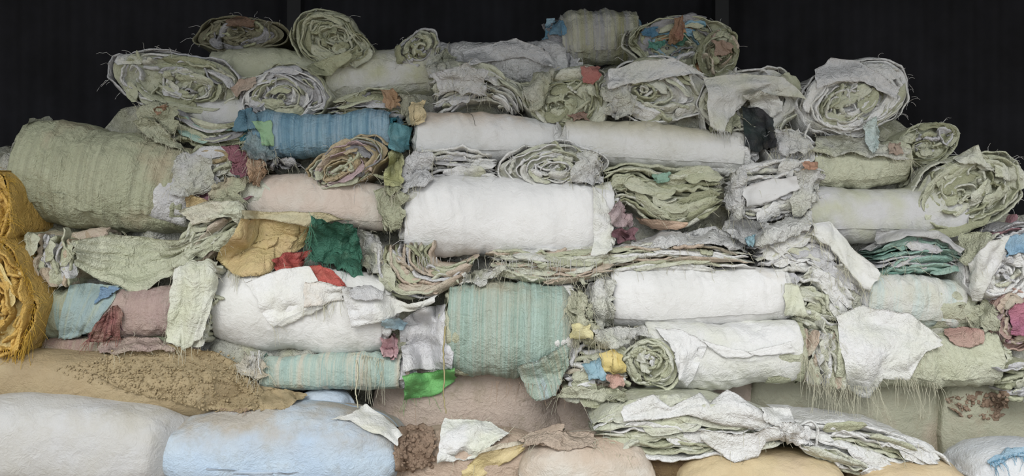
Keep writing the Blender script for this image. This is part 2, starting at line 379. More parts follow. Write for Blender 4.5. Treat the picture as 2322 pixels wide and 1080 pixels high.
def log(label, x0, y0, x1, y1, r, mat, endcols=None, y=None, ends='LR', rd=1.0, wr=.005, circ=2.2, nend=5, sag=.0, taper=.05, seam=.3, y2=None, endL=.07, group='rolls of old sacks lying lengthwise', cat='roll', name='sack_roll', fray=0, flat=.0, sharp=2.3, r1=None, lump=.026, twist=0, creases=6):
    """a roll lying across the view: full-length wrap, layered sheets showing at its ends"""
    rng, seed = nrng(); y = yf((y0 + y1) / 2) if y is None else y
    k = sc(y); R = r * k; RD = R * rd
    A = P(x0, y0, y + RD); B = P(x1, y1, (y if y2 is None else y2) + RD)
    # keep the drawn size although the axis lies deeper than the face
    f = (y + CAMD) / (y + RD + CAMD)
    A = np.array([A[0] * f, A[1], CZ + (A[2] - CZ) * f]); B = np.array([B[0] * f, B[1], CZ + (B[2] - CZ) * f])
    ax = B - A; Ln = np.linalg.norm(ax); ax = ax / Ln
    fw = np.array([0, -1., 0]); fw = unit(fw - ax * (fw @ ax)); up = np.cross(fw, ax); up = up if up[2] > 0 else -up
    root = thing(name, label, cat, P((x0 + x1) / 2, (y0 + y1) / 2 + r, y + RD), group)
    N = int(np.clip(Ln / .0095, 46, 110)); M = 84
    s = np.linspace(0, 1, N)[:, None]; th0 = 2 * math.pi * seam; th = (th0 + np.linspace(0, 2 * math.pi * 1.04, M))[None, :]
    over = np.linspace(0, 1, M)[None, :] * .045
    R1 = R if r1 is None else r1 * k
    Rs = R + (R1 - R) * s
    env = 1 - taper * (np.abs(2 * s - 1) ** 4)
    c_, s_ = np.cos(th), np.sin(th); e = 2 / sharp
    cu, sv = np.sign(c_) * np.abs(c_) ** e, np.sign(s_) * np.abs(s_) ** e
    cu = np.where(cu < 0, cu * (1 - flat), cu)
    base = A + s[..., None] * ax * Ln + 0 * th[..., None]
    jag = .012 * vn1(th * 2.3 + 4, seed) + .006 * vn1(th * 9, seed + 1)
    edge = (np.abs(2 * s - 1) ** 14) * np.sign(2 * s - 1)
    pos = base + ax * (edge * jag)[..., None] + up * ((Rs * env * (1 + over)) * cu)[..., None] + fw * ((Rs * rd * env * (1 + over)) * sv)[..., None]
    loc_p = np.stack([s * Ln * 1.0 + 0 * th, th * R * .5 + 0 * s, s * 0 + th * 0 + seed * .1], -1)
    q = np.stack([loc_p[..., 0] * 7 * circ + .6 * np.sin(th * 1.3) + twist * th, loc_p[..., 1] * 5, loc_p[..., 2]], -1)
    disp = wr * (crumple(q * .5, 1, 2, seed + 3) + .5 * crumple(q * np.array([1.7, .6, 1]), 1, 2, seed + 4)) + lump * fbm(pos, 2.6, 2, seed + 6) + .5 * wr * crumple(pos, 11, 2, seed + 8)
    for _ in range(creases):             # a few long sharp creases in the tight wrap
        s0, t0 = rng.uniform(.1, .9), rng.uniform(-.2, 1.3) + 0.0; an = rng.uniform(-.9, .9); ln = rng.uniform(.08, .3)
        ds_, dt_ = (s - s0) * Ln, ((th - th0 * 0) % 6.2832 - t0 - .6) * R
        al, ac = ds_ * math.sin(an) + dt_ * math.cos(an), ds_ * math.cos(an) - dt_ * math.sin(an)
        disp = disp + rng.choice([-1, 1]) * rng.uniform(.003, .009) * np.exp(-np.abs(ac) / .012) * np.exp(-(al / ln) ** 2)
    nr = up * cu[..., None] + fw * sv[..., None] + 0 * pos
    pos = pos + nr * disp[..., None] + np.array([0, 0, -1.]) * (sag * np.sin(math.pi * s) + 0 * th)[..., None]
    ctr = base
    inn = [pos[0] + (ctr[0] - pos[0]) * .16 + ax * .03, pos[0] + (ctr[0] - pos[0]) * .035 - ax * .004]
    out = [pos[-1] + (ctr[-1] - pos[-1]) * .035 + ax * .004, pos[-1] + (ctr[-1] - pos[-1]) * .16 - ax * .03]
    V = np.concatenate([[inn[0]], [inn[1]], pos, [out[0]], [out[1]]])
    us = np.r_[0, 0, s[:, 0], 1, 1] * Ln
    uv = np.stack(np.broadcast_arrays(us[:, None], th / (2 * math.pi)), -1)
    w = grid('wrap', V, mat, root, L_(root), uv=uv)
    endcols = endcols or [mat]
    for ch, cpt, di, rr in (('L', A, ax, R), ('R', B, -ax, R1)):
        if ch in ends:
            rings(root, cpt - di * endL * .6, di, rr * rd * .86, rr * .86, nend, endcols, rng, seed + 50, D=.2, bulge=endL * .5, rough=endL * .45, warp=.2, tilt=rng.uniform(-30, 30), lastfrac=.15, amp=.012, fat=.5, folds=5, packing=.02, leaves=5)
        if ch not in ends:   # gathered, closed end
            ths = np.linspace(0, 2 * math.pi, 48); rs = np.linspace(1, .02, 12)
            pr = rr * .97
            V2 = np.stack([cpt + di * .01 - di * endL * (1 - q_ ** 2) * .7 + pr * q_ * (np.outer(np.cos(ths), up) + rd * np.outer(np.sin(ths), fw)) * (1 + .05 * np.sin(ths * 9 + q_ * 3))[:, None] for q_ in rs])
            V2 = V2 + .012 * np.stack([crumple(V2, 12, 2, seed + 60)] * 3, -1) * di
            grid('end_cover', V2, endcols[0], root, L_(root), uv=np.zeros(V2.shape[:2] + (2,)))
    if fray:
        pts, dirs = [], []
        for _ in range(fray):
            j = rng.integers(M); e_ = rng.random() < .5
            pts.append(pos[0 if e_ else -1, j]); dirs.append(unit((-ax if e_ else ax) * rng.uniform(.2, 1) + fw * .5 + rng.normal(0, .4, 3)))
        threads(w, pts, dirs, rng.uniform(.02, .1, fray), THW(), rng)
    return root

def stack(label, A, B, n, cols, y=None, D=.35, name='sack_bundle', cat='bundle', group='bundles of folded sacks', fat=.46, jit=6, rough=.02, amp=.009, fray=0, pitch=0, order=None, lean=0, thr=None, parent=None, part='folded_sheet', folds=None, leaves=None):
    """folded sheets lying on each other, seen on their folded edges; A and B are the first and last sheet in the photograph's pixels"""
    rng, seed = nrng(); a0, b0 = np.asarray(A, float), np.asarray(B, float)
    cy = (a0[:, 1].mean() + b0[:, 1].mean()) / 2; cx = (a0[:, 0].mean() + b0[:, 0].mean()) / 2; y = yf(cy) if y is None else y
    k = sc(y); low = max(a0[:, 1].max(), b0[:, 1].max())
    root = parent or thing(name, label, cat, P(cx, low, y + .1), group)
    ln = max(np.linalg.norm(np.diff(a0, axis=0), axis=1).sum(), np.linalg.norm(np.diff(b0, axis=0), axis=1).sum())
    N = int(np.clip(ln * k / .0105, 30, 120)); a, b = resample(A, N), resample(B, N)
    n = int(n * 1.7); gap = np.linalg.norm(b - a, axis=1) * k / n
    ydir = unit([lean, 1, math.sin(math.radians(pitch))]); made = []
    for i in range(n):
        t = (i + .5) / n; q = a + (b - a) * t
        e0, e1 = (0, N - 1) if rng.random() < .5 else (rng.integers(0, N // 6), N - 1 - rng.integers(0, N // 6))
        q = q[e0:e1 + 1]
        x = np.linspace(0, 1, len(q))
        nn = np.stack([-np.gradient(q[:, 1]), np.gradient(q[:, 0])], 1); nn /= np.linalg.norm(nn, axis=1)[:, None] + 1e-9
        q = q + nn * (jit * vn1(x * 3 + i * .35, seed)[:, None] * .8 + .5 * jit * vn1(x * 7 + i * 5, seed + 1)[:, None])
        C = np.stack([(q[:, 0] - 1161) * k, np.full(len(q), y), CZ - (q[:, 1] - 540) * k], 1)
        NR = np.stack([nn[:, 0], 0 * x, -nn[:, 1]], 1)
        fo = rng.uniform(-rough, rough) + rough * vn1(x * 4 + i * 3, seed + 7) + .5 * rough * vn1(x * 13 + i, seed + 8)
        m = cols[order[i % len(order)]] if order else cols[rng.integers(len(cols))]
        made.append(ribbon(part, C, NR, fo, ydir, D, np.clip(gap[e0:e1 + 1] * fat * 1.15, .003, .05) * rng.uniform(.75, 1.15), m, root, seed + i * 3, amp=amp, flare=.015))
        if fray:
            nf = max(2, int(fray * 1.8) // n); j = rng.integers(0, len(C), nf)
            threads(made[-1], C[j] + np.outer(fo[j], ydir) + np.array([0, -.005, 0]), [unit([rng.normal(0, .5), -.5, rng.uniform(-.9, .4)]) for _ in j], rng.uniform(.02, .1, nf), thr or THR(), rng)
    for i in range(int(3 + n * .55) if leaves is None else leaves):
        t, e = rng.uniform(.05, .95), rng.uniform(.0, .7); j0 = int(e * (N - 1)); j1 = min(N - 1, j0 + int(rng.uniform(.15, .4) * N) + 6); tt = (t + rng.uniform(-.12, .12) * np.linspace(-1, 1, j1 - j0 + 1))[:, None]
        q = a[j0:j1 + 1] * (1 - tt) + b[j0:j1 + 1] * tt
        if len(q) < 8: continue
        C = np.stack([(q[:, 0] - 1161) * k, np.full(len(q), y), CZ - (q[:, 1] - 540) * k], 1)
        tg = np.gradient(C, axis=0); NR = np.cross(tg, ydir); NR /= np.linalg.norm(NR, axis=1)[:, None] + 1e-9
        leaf('loose_fold', C, NR, ydir, float(np.clip(gap[j0:j1].mean() * n * rng.uniform(.12, .3), .018, .08)), -rng.uniform(.004, .035), rng.choice([-1, 1]) * rng.uniform(.02, .06), cols[rng.integers(len(cols))], root, seed + 500 + i)
    for i in range(int(n * .5) if folds is None else folds):
        t, e = rng.uniform(.08, .92), rng.uniform(.1, .9); j = int(e * (N - 1)); q = a[j] + (b[j] - a[j]) * t
        tg = (a[min(j + 1, N - 1)] - a[max(j - 1, 0)]) * (1 - t) + (b[min(j + 1, N - 1)] - b[max(j - 1, 0)]) * t
        dr = math.atan2(-tg[1], tg[0]) + rng.normal(0, .4); ln = rng.uniform(.06, .2); x = np.linspace(-.5, .5, 28); bx_, bz_ = x * ln, rng.normal(0, 2.2) * x * x * ln * ln * 2 + .007 * vn1(x * 7, seed + i)
        c0 = np.array([(q[0] - 1161) * k, y, CZ - (q[1] - 540) * k])
        C = c0 + np.outer(bx_ * math.cos(dr) - bz_ * math.sin(dr), [1, 0, 0]) + np.outer(bx_ * math.sin(dr) + bz_ * math.cos(dr), [0, 0, 1])
        tg = np.gradient(C, axis=0); NR = np.cross(tg, ydir); NR /= np.linalg.norm(NR, axis=1)[:, None] + 1e-9
        ribbon('folded_edge', C, NR, -rng.uniform(.0, .045) + .014 * vn1(x * 5, seed + 200 + i), ydir, .08, rng.uniform(.004, .012), cols[rng.integers(len(cols))], root, seed + 300 + i, amp=amp * 1.5)
    return root

def drape(parent, A, B, mat, label=None, name='flap', cat='sheet', group=None, lift=.012, nu=None, nv=None, th=.0035, wr=.006, fr=9, fray=0, jag=3, y=None, folds=0, bulge=0, fold_dir='v', thr=None, slack=.09, edge='B', raised=0):
    """a loose sheet lying over what is already there: its outline lies between polylines A and B"""
    rng, seed = nrng()
    if cat == 'scrap': jag, wr = 3.5, wr * 1.7
    a0, b0 = np.asarray(A, float), np.asarray(B, float)
    wpx = max(np.linalg.norm(np.diff(a0, axis=0), axis=1).sum(), np.linalg.norm(np.diff(b0, axis=0), axis=1).sum()); hpx = np.linalg.norm(a0.mean(0) - b0.mean(0))
    nu = nu or int(np.clip(wpx / 4, 16, 110)); nv = nv or int(np.clip(hpx / 4, 10, 70))
    def lnr(p, n):
        p = np.asarray(p, float); s = np.r_[0, np.cumsum(np.linalg.norm(np.diff(p, axis=0), axis=1))]; s /= s[-1]; t = np.linspace(0, 1, n)
        return np.stack([np.interp(t, s, p[:, 0]), np.interp(t, s, p[:, 1])], 1)
    a, b = lnr(a0, nu), lnr(b0, nu); x = np.linspace(0, 1, nu)
    a = a + 1.3 * jag * np.stack([vn1(x * 3.3, seed + 8), vn1(x * 3.3 + 50, seed + 8)], 1); b = b + 1.3 * jag * np.stack([vn1(x * 3.7, seed + 9), vn1(x * 3.7 + 50, seed + 9)], 1)
    a = a + jag * np.stack([vn1(x * 9, seed), vn1(x * 9 + 50, seed)], 1); b = b + jag * np.stack([vn1(x * 11, seed + 1), vn1(x * 11 + 50, seed + 1)], 1)
    v = np.linspace(0, 1, nv)[None, :, None]
    px = a[:, None, :] * (1 - v) + b[:, None, :] * v
    sj = jag * vn1(np.linspace(0, 5, nv), seed + 2)
    vs = np.linspace(0, 1, nv)
    for row, sd in ((0, 3), (-1, 4)):
        px[row, :, 0] += jag * vn1(vs * 8, seed + sd)
    for kx in range(nu):                    # the side edges wander, fading inwards
        px[kx, :, 0] += 2.2 * jag * (vn1(vs * 3, seed + 5) * (1 - x[kx]) ** 3 + vn1(vs * 3, seed + 6) * x[kx] ** 3)
    if y is None:
        cu, cv = np.unique(np.linspace(0, nu - 1, min(nu, 18)).astype(int)), np.unique(np.linspace(0, nv - 1, min(nv, 14)).astype(int))
        dd = np.full((len(cu), len(cv)), np.nan)
        for i, ii in enumerate(cu):
            for j, jj in enumerate(cv):
                t, _ = cast(px[ii, jj, 0], px[ii, jj, 1])
                if t is not None: dd[i, j] = t
        med = np.nanmedian(dd) if np.isfinite(dd).any() else (CAMD + yf(a0[:, 1].mean()))
        dd = np.where(np.isnan(dd), med, dd); dd = np.clip(dd, med - .2, med + slack)
        for it in range(3):                      # the sheet bridges hollows, rests on bumps
            e = np.pad(dd, 1, mode='edge'); av = (e[:-2, 1:-1] + e[2:, 1:-1] + e[1:-1, :-2] + e[1:-1, 2:] + 2 * e[1:-1, 1:-1]) / 6
            dd = np.minimum(av, dd + .004) if it < 2 else av
        tmp = np.stack([np.interp(np.arange(nu), cu, dd[:, j]) for j in range(len(cv))], 1)
        dist = np.stack([np.interp(np.arange(nv), cv, tmp[i]) for i in range(nu)], 0)
        dist = dist - lift
        d = np.stack([(px[..., 0] - 1161) / F, np.ones(px.shape[:2]), -(px[..., 1] - 540) / F], -1); d /= np.linalg.norm(d, axis=-1, keepdims=True)
        V = CAMP + d * dist[..., None]
    else:
        k = y + CAMD; V = np.stack([(px[..., 0] - 1161) / F * k, np.full(px.shape[:2], y), CZ - (px[..., 1] - 540) / F * k], -1)
    nr = np.cross(np.gradient(V, axis=0), np.gradient(V, axis=1)); nr /= np.linalg.norm(nr, axis=-1, keepdims=True) + 1e-9
    nr = np.where(nr[..., 1:2] > 0, -nr, nr)
    uu, vv = np.meshgrid(x, np.linspace(0, 1, nv), indexing='ij')
    an = rng.uniform(-1, 1) if not folds else (math.pi / 2 if fold_dir == 'v' else 0.); su, sv_ = uu * wpx * sc(.1), vv * hpx * sc(.1)
    al, ac = su * math.cos(an) + sv_ * math.sin(an), -su * math.sin(an) + sv_ * math.cos(an)
    q = np.stack([al * fr * .45, ac * fr * 1.7 + .5 * vn(np.stack([su * 9, sv_ * 9, su * 0], -1), seed + 9), al * 0 + seed * .31], -1)
    disp = wr * (.75 * crumple(q, 1, 3, seed + 7) + .5 * crumple(V, fr, 3, seed + 4) + .8 * fbm(V, 4, 2, seed + 5))
    if folds:
        ph = (uu if fold_dir == 'v' else vv) * folds + .8 * vn(np.stack([uu * 3, vv * 3, uu * 0], -1), seed + 6)
        disp = disp + wr * 1.8 * (np.abs(np.sin(ph * math.pi)) - .5)
    disp = disp + bulge * np.sin(math.pi * uu) * np.sin(math.pi * vv)
    if raised: disp = disp + raised * vv ** 2
    V = V + nr * (np.abs(wr) * .6 + disp)[..., None]
    ed = np.minimum(np.minimum(uu, 1 - uu) * nu, np.minimum(vv, 1 - vv) * nv); tk = th * np.clip(ed, 0, 1)
    Vf, Vb = V + nr * tk[..., None] * .5, V - nr * tk[..., None] * .5
    VV = np.concatenate([Vf, Vb[:, ::-1]], 1)
    kk = sc(.1); uv1 = np.stack([uu * wpx * kk, vv * hpx * kk], -1); uv = np.concatenate([uv1, uv1[:, ::-1]], 1)
    own = parent is None
    if own:
        loc = V[nu // 2, -1]; root = None
        o = grid(name, VV, mat, None, loc, wv=True, uv=uv); o['label'] = label; o['category'] = cat
        if group: o['group'] = group
    else:
        o = grid(name, VV, mat, parent, L_(parent), wv=True, uv=uv)
        if label: o['label'] = label
    if fray:
        host = o
        pts, dirs = [], []
        for _ in range(fray):
            if 'S' in edge and rng.random() < .5: i, j = (0 if rng.random() < .5 else nu - 1), rng.integers(nv)
            else: i, j = rng.integers(nu), (nv - 1 if 'A' not in edge or rng.random() < .5 else 0)
            pts.append(V[i, j]); dd_ = V[i, j] - V[i, max(0, j - 3)] if j else V[i, 0] - V[i, 3]
            dirs.append(unit(unit(dd_ + 1e-6) + rng.normal(0, .35, 3) + [0, -.4, 0]))
        threads(host, pts, dirs, rng.uniform(.015, .08, fray), thr or THR(), rng)
    return o

def sack(label, x0, x1, y0, y1, mat, y=None, dep=.4, rot=0, name='filled_sack', cat='sack', group='filled sacks at the foot of the pile', tie=None, n1=3.0, wr=.008, endz=.06, sharp=2.6, bend=0, yaw=0):
    """a filled sack lying on its side, pillow-shaped with flat sewn ends or one gathered tied end"""
    rng, seed = nrng(); y = yf((y0 + y1) / 2) if y is None else y; k = sc(y)
    c = P((x0 + x1) / 2, (y0 + y1) / 2, y); c[1] += dep / 2
    hx, hz, hy = (x1 - x0) * k / 2, (y1 - y0) * k / 2, dep / 2
    root = thing(name, label, cat, c - [0, 0, hz], group)
    N, M = 96, 66
    u = np.linspace(-1, 1, N)[:, None]; th = np.linspace(0, 2 * math.pi, M, endpoint=False)[None, :]
    ez = np.maximum((1 - np.abs(u) ** n1), 0) ** (1 / 2.1); ey = 1 - .22 * np.abs(u) ** 4
    ez = ez * (1 - endz) + endz
    if tie == 'R': g = smooth((u - .62) / .3); ez = ez * (1 - .0 * g); ey = ey * (1 - .86 * g)
    if tie == 'L': g = smooth((-u - .62) / .3); ey = ey * (1 - .86 * g)
    cc, ss = np.cos(th), np.sin(th); e = 2 / sharp
    cz, sy = np.sign(cc) * np.abs(cc) ** e, np.sign(ss) * np.abs(ss) ** e
    loc = np.stack(np.broadcast_arrays(u * hx, -hy * ey * sy, hz * ez * cz), -1)
    nr = np.stack(np.broadcast_arrays(u * 0, -sy, cz), -1)
    q = np.stack([loc[..., 0] * 4, loc[..., 1] * 9, loc[..., 2] * 9], -1)
    disp = wr * crumple(q, 1, 3, seed) * (.5 + 1.5 * np.abs(u) ** 3) + .025 * fbm(loc, 2.2, 2, seed + 3)
    loc = loc + nr * disp[..., None]
    loc[..., 2] += -bend * (loc[..., 0] / hx) ** 2 * hz
    a = math.radians(rot); ca, sa = math.cos(a), math.sin(a)
    X = loc[..., 0] * ca - loc[..., 2] * sa; Z = loc[..., 0] * sa + loc[..., 2] * ca; Y = loc[..., 1]
    b = math.radians(yaw); X, Y = X * math.cos(b) - Y * math.sin(b), X * math.sin(b) + Y * math.cos(b)
    V = np.stack([X, Y, Z], -1) + c
    uv = np.stack(np.broadcast_arrays(u * hx, th / (2 * math.pi)), -1)
    grid('sack_body', V, mat, root, L_(root), wv=True, uv=uv)
    for s_, row in ((-1, V[0]), (1, V[-1])):     # the sewn end seam
        ctr = row.mean(0); W_ = np.stack([row, ctr + (row - ctr) * .5, ctr + (row - ctr) * .02]); W_[:, :, 0] += np.array([0, .012, .016])[:, None] * s_
        grid('sewn_end', W_, mat, root, L_(root), wv=True, uv=np.zeros(W_.shape[:2] + (2,)))
    return root

def twine(label, pts, rad=.0022, mat=None, lift=.01, hang=False, y=None, name='string', parent=None, group='loose strings'):
    rng, seed = nrng(); q = resample(pts, 26); W_ = []
    ds = []
    for p in q:
        t, d = cast(p[0], p[1]); ds.append(t)
    ok = [t for t in ds if t]; md = np.median(ok) if ok else CAMD
    ds = np.array([min(t, md + .12) if t else md for t in ds])
    if hang: ds[:] = ds.min()
    else: ds = np.convolve(np.r_[ds[0], ds[0], ds, ds[-1], ds[-1]], np.ones(5) / 5, 'valid')
    for p, t in zip(q, ds): W_.append(CAMP + unit(P(p[0], p[1], 0) - CAMP) * (t - lift))
    W_ = np.array(W_) + rng.normal(0, .0012, (26, 3))
    if parent is not None: return tubes(name, [W_], rad, mat or THR(), parent, L_(parent))
    o = tubes(name, [W_], rad, mat or THR(), None, W_[-1]); o['label'] = label; o['category'] = 'string'; o['group'] = group
    return o

def clods(parent, pts_px, n, mat, size=(.006, .02), name='soil_clods'):
    """crumbs of soil lying on a surface inside a pixel outline: too many to count"""
    rng, seed = nrng(); poly = np.asarray(pts_px, float); x0, y0 = poly.min(0); x1, y1 = poly.max(0)
    ico = np.array([[0, 0, 1], [.894, 0, .447], [.276, .851, .447], [-.724, .526, .447], [-.724, -.526, .447], [.276, -.851, .447], [.724, .526, -.447], [-.276, .851, -.447], [-.894, 0, -.447], [-.276, -.851, -.447], [.724, -.526, -.447], [0, 0, -1]])
    fc = np.array([[0, 1, 2], [0, 2, 3], [0, 3, 4], [0, 4, 5], [0, 5, 1], [1, 6, 2], [2, 7, 3], [3, 8, 4], [4, 9, 5], [5, 10, 1], [2, 6, 7], [3, 7, 8], [4, 8, 9], [5, 9, 10], [1, 10, 6], [11, 7, 6], [11, 8, 7], [11, 9, 8], [11, 10, 9], [11, 6, 10]])
    Vs, Qs = [], []; cnt = 0
    for _ in range(n * 3):
        x, yv = rng.uniform(x0, x1), rng.uniform(y0, y1)
        ins = False
        for i in range(len(poly)):
            (ax_, ay), (bx_, by) = poly[i], poly[i - 1]
            if (ay > yv) != (by > yv) and x < (bx_ - ax_) * (yv - ay) / (by - ay) + ax_: ins = not ins
        if not ins: continue
        t, d = cast(x, yv)
        if t is None: continue
        p = CAMP + d * t; r = rng.uniform(*size) * rng.uniform(.5, 1)
        Vs.append(p + ico * r * rng.uniform(.5, 1.2, (12, 3))); Qs.append(fc + 12 * cnt); cnt += 1
        if cnt >= n: break
    if cnt:
        me = raw(name, np.concatenate(Vs) - L_(parent), np.concatenate(Qs)); o = place(name, me, mat, parent, L_(parent), 'stuff'); return o

def fringe(host, line, n, ln, mat=None, rad=.0013, spread=.35):
    """ravelled threads hanging from an edge"""
    rng, seed = nrng(); q = resample(line, 60); pts, dirs, ls = [], [], []
    for _ in range(n):
        p = q[rng.integers(60)]; t, d = cast(p[0], p[1])
        if t is None: continue
        pts.append(CAMP + d * (t - .006)); dirs.append(unit([rng.normal(0, spread), -.35, -1])); ls.append(ln * rng.uniform(.3, 1.2))
    threads(host, pts, dirs, ls, mat or THR(), rng, rad)

# ------------------------------------------------------------------ the shed
def slab(name, a, b, mat, parent=None, kind='structure'):
    a, b = np.minimum(a, b).astype(float), np.maximum(a, b).astype(float)
    c = np.array([(a[0] + b[0]) / 2, (a[1] + b[1]) / 2, a[2]])
    V = np.array([[x, y, z] for x in (a[0], b[0]) for y in (a[1], b[1]) for z in (a[2], b[2])])
    Q = np.array([[0, 1, 3, 2], [4, 6, 7, 5], [0, 4, 5, 1], [2, 3, 7, 6], [0, 2, 6, 4], [1, 5, 7, 3]])
    pl = np.zeros(3) if parent is None else L_(parent)
    me = raw(name, V - (c if parent is None else pl), Q)
    me.polygons.foreach_set('use_smooth', np.zeros(6, dtype=bool))
    return place(name, me, mat, parent, c, kind)
def corrugated(name, origin, du, dv, pitch, amp, mat):
    du, dv = np.asarray(du, float), np.asarray(dv, float); n = int(np.linalg.norm(du) / pitch * 8); m = 4
    nr = unit(np.cross(du, dv)); s = np.linspace(0, 1, n)
    V = np.asarray(origin) + s[:, None, None] * du + np.linspace(0, 1, m)[None, :, None] * dv + (amp * np.sin(s * np.linalg.norm(du) / pitch * 6.2832))[:, None, None] * nr
    V2 = np.concatenate([V, (V - nr * .004)[:, ::-1]], 1)
    o = grid(name, V2, mat, None, np.asarray(origin, float), wv=True); o['kind'] = 'structure'; return o
DARK = rough_mat('dark_sheeting', '242426', '2e2e32', 1.2, .1)
slab('floor', (-9, -12, -.1), (9, 3, 0), rough_mat('dusty_floor', '9a8a76', '8a7a66', 2.5, .4))
corrugated('wall_back', (-7, 2.1, 0), (14, 0, 0), (0, 0, 4.2), .19, .018, DARK)
slab('wall_left', (-7.1, -1.2, 0), (-7, 2.2, 4.2), DARK)
slab('wall_right', (7, -1.2, 0), (7.1, 2.2, 4.2), DARK)
corrugated('ceiling', (-7.1, -2.25, 3.42), (14.2, 0, 0), (0, 4.45, .5), .19, .02, DARK)
POST = solid('dark_steel', '1c1c1e')
for i, x in enumerate((-1.62, 1.56, 4.4, -4.4)): slab('trim_%d' % (i + 1), (x - .05, 1.9, 0), (x + .05, 2.02, 3.8), POST)

# heap of sacks packed behind the bundles that face the camera
hx = np.array([-500, 0, 230, 330, 500, 650, 850, 1000, 1250, 1400, 1650, 1800, 1950, 2070, 2170, 2322, 2800])
hy = np.array([340, 300, 270, 160, 130, 120, 130, 140, 140, 110, 150, 200, 190, 270, 360, 450, 560])
xs = np.linspace(-500, 2800, 360); V = []
for px in xs:
    top = float(np.interp(px, hx, hy)) + 45
    col = [P(px, py, yf(py) + (.2 if py < 840 else .55)) for py in np.linspace(1100, top, 90)]
    t0 = col[-1]; col += [t0 + [0, d, .03 * math.sin(d * 3)] for d in np.linspace(.05, 1.0, 14)] 
    V.append(col)
V = np.array(V); V[:, :90, 1] += .10 * crumple(V[:, :90], 2.2, 4, 900); V[..., 2] += .05 * crumple(V, 3.1, 3, 901)
V[..., 2] = np.maximum(V[..., 2], .0)
hp = grid('sack_heap', V, cloth('a9a98f', 'b3b3ac', bump=1.0), None, P(1161, 1100, 0.4), uv=V[..., :2], nomap=False)
hp['kind'] = 'stuff'; hp['label'] = 'crumpled grey and sage sacks packed in the gaps behind the front bundles'; hp['category'] = 'heap'

# ------------------------------------------------------------------ filled sacks at the foot (bottom of the photograph)
w, s, sl, wg, gr, pe, te = W(), S(), SL(), WG(), GR(), PE(), TE()
BRN = cloth('ad9c8e', 'a59588', dust=.55, dustc='bda999', bump=.38, blot=.5, soil=.35)
BRS = cloth('a0a088', 'a5a38c', dust=.3, dustc='aa9884', bump=.3, soil=.3)
SOIL = rough_mat('crumbly_soil', 'b8a684', 'c0ae8c', 14, .8, 'a08e6a')
SOILB = rough_mat('brown_soil', 'ab937f', 'b9a18d', 14, 1.0, '94806d')
sack('brown dusty upright sack under the green striped bundle', 835, 1275, 790, 1170, BRN, y=.16, dep=.5, n1=7, sharp=4)
sack('brown dusty sack behind the left end of the tied white bundle', 1255, 1735, 790, 1170, BRN, y=.18, dep=.5, n1=7, sharp=4)
sack('sage and brown upright sack behind the right half of the tied bundle', 1700, 2150, 800, 1170, BRS, y=.15, dep=.5, n1=8, sharp=5, wr=.006)
rs = sack('sage sack with a crust of brown soil at the right edge', 2145, 2520, 810, 1170, BRS, y=.10, dep=.5, n1=8, sharp=4.5)
ts = sack('long tan sack strewn with crumbled soil', -260, 600, 815, 945, cloth('a08b64', 'a8956e', dust=.3, dustc='96825e', bump=.3), y=-.22, dep=.5, rot=-4, n1=4, tie='R', wr=.007, bend=.18)
ws = sack('white filled sack in the bottom left corner', -180, 440, 908, 1158, cloth('bcbcbc', 'b8b6b0', bump=.22, dust=.3, dustc='aaa28e', top=True), y=-.44, dep=.6, n1=2.6, rot=-3, wr=.006, tie='R')
bs = sack('pale blue filled sack at the bottom beside the white sack', 335, 895, 940, 1160, cloth('a9c0d8', 'b4c8da', dust=.85, dustc='aa9d88', bump=.3, top=True, soil=.2, topr=(-.25, .6)), y=-.36, dep=.6, n1=3.4, wr=.006, endz=.3)
sack('small pale blue sack top poking up behind the blue sack', 655, 800, 893, 985, cloth('a9b9cb', 'b2bfcc', bump=.3), y=-.02, dep=.2, n1=2.2, tie='R')
sack('tan dusty sack with a yellow patch at the bottom centre', 870, 1260, 985, 1170, cloth('b49d88', 'bba48f', dust=.4, dustc='c2ab95', bump=.4), y=-.22, dep=.32, n1=3)
sack('pale sack dusted with brown at the bottom centre', 1175, 1490, 1008, 1165, cloth('cfcac0', 'c4b39f', dust=.7, dustc='bca48e', bump=.3, top=True), y=-.4, dep=.45, n1=2.8)
sack('small straw-flecked brown sack under the tied bundle', 1450, 1600, 1020, 1165, rough_mat('straw_litter', '7d6750', '96805f', 20, 1.0, 'b3a070'), y=-.28, dep=.3, n1=2.5)
sack('tan sack under the middle of the tied bundle', 1545, 1930, 1040, 1170, cloth('c3ab7d', 'cbb78c', dust=.3, dustc='c4ad90', bump=.25), y=-.42, dep=.45, n1=2.8)
sack('tan sack under the right end of the tied bundle', 1965, 2215, 1050, 1170, cloth('c0a67a', 'c9b48c', dust=.3, dustc='c0a98c', bump=.25), y=-.40, dep=.45, n1=2.8)
cs = sack('white sack with blue trim cut off by the bottom right corner', 2225, 2480, 1022, 1165, cloth('cbd0d6', 'd4d6d8', bump=.3), y=-.42, dep=.45, n1=2.3)

# ------------------------------------------------------------------ top of the pile
roll('dark olive flattened roll with a rusty sheet on the far left summit', 540, 80, 205, 92, [DO(), GY(), DO(), GY(), SD()], wrap=DO(), n=6, tilt=-4, y=.72, bulge=.02, fray=12)
roll('sage rosette-shaped roll standing highest on the left', 750, 92, 196, 138, [s, SD(), s], wrap=s, n=9, tilt=15, off=(-12, 5), y=.58, rough=.03, fray=14)
log('sage dusty roll lying under the rosette roll at top left', 470, 158, 745, 165, 52, cloth('a9ac8c', 'b5b79d', bump=.35), [s, wg], ends='', y=.6)
log('grey-white roll under the right side of the rosette roll', 735, 178, 990, 150, 52, cloth('b3b494', 'c4c4c2', bump=.35, blot=.52), [s, gr], ends='R', y=.56, endL=.05)
roll('small sage roll with folded tip beside the rosette roll', 950, 112, 105, 88, [s, gr, SD()], wrap=gr, n=6, tilt=-35, y=.56, fray=8)
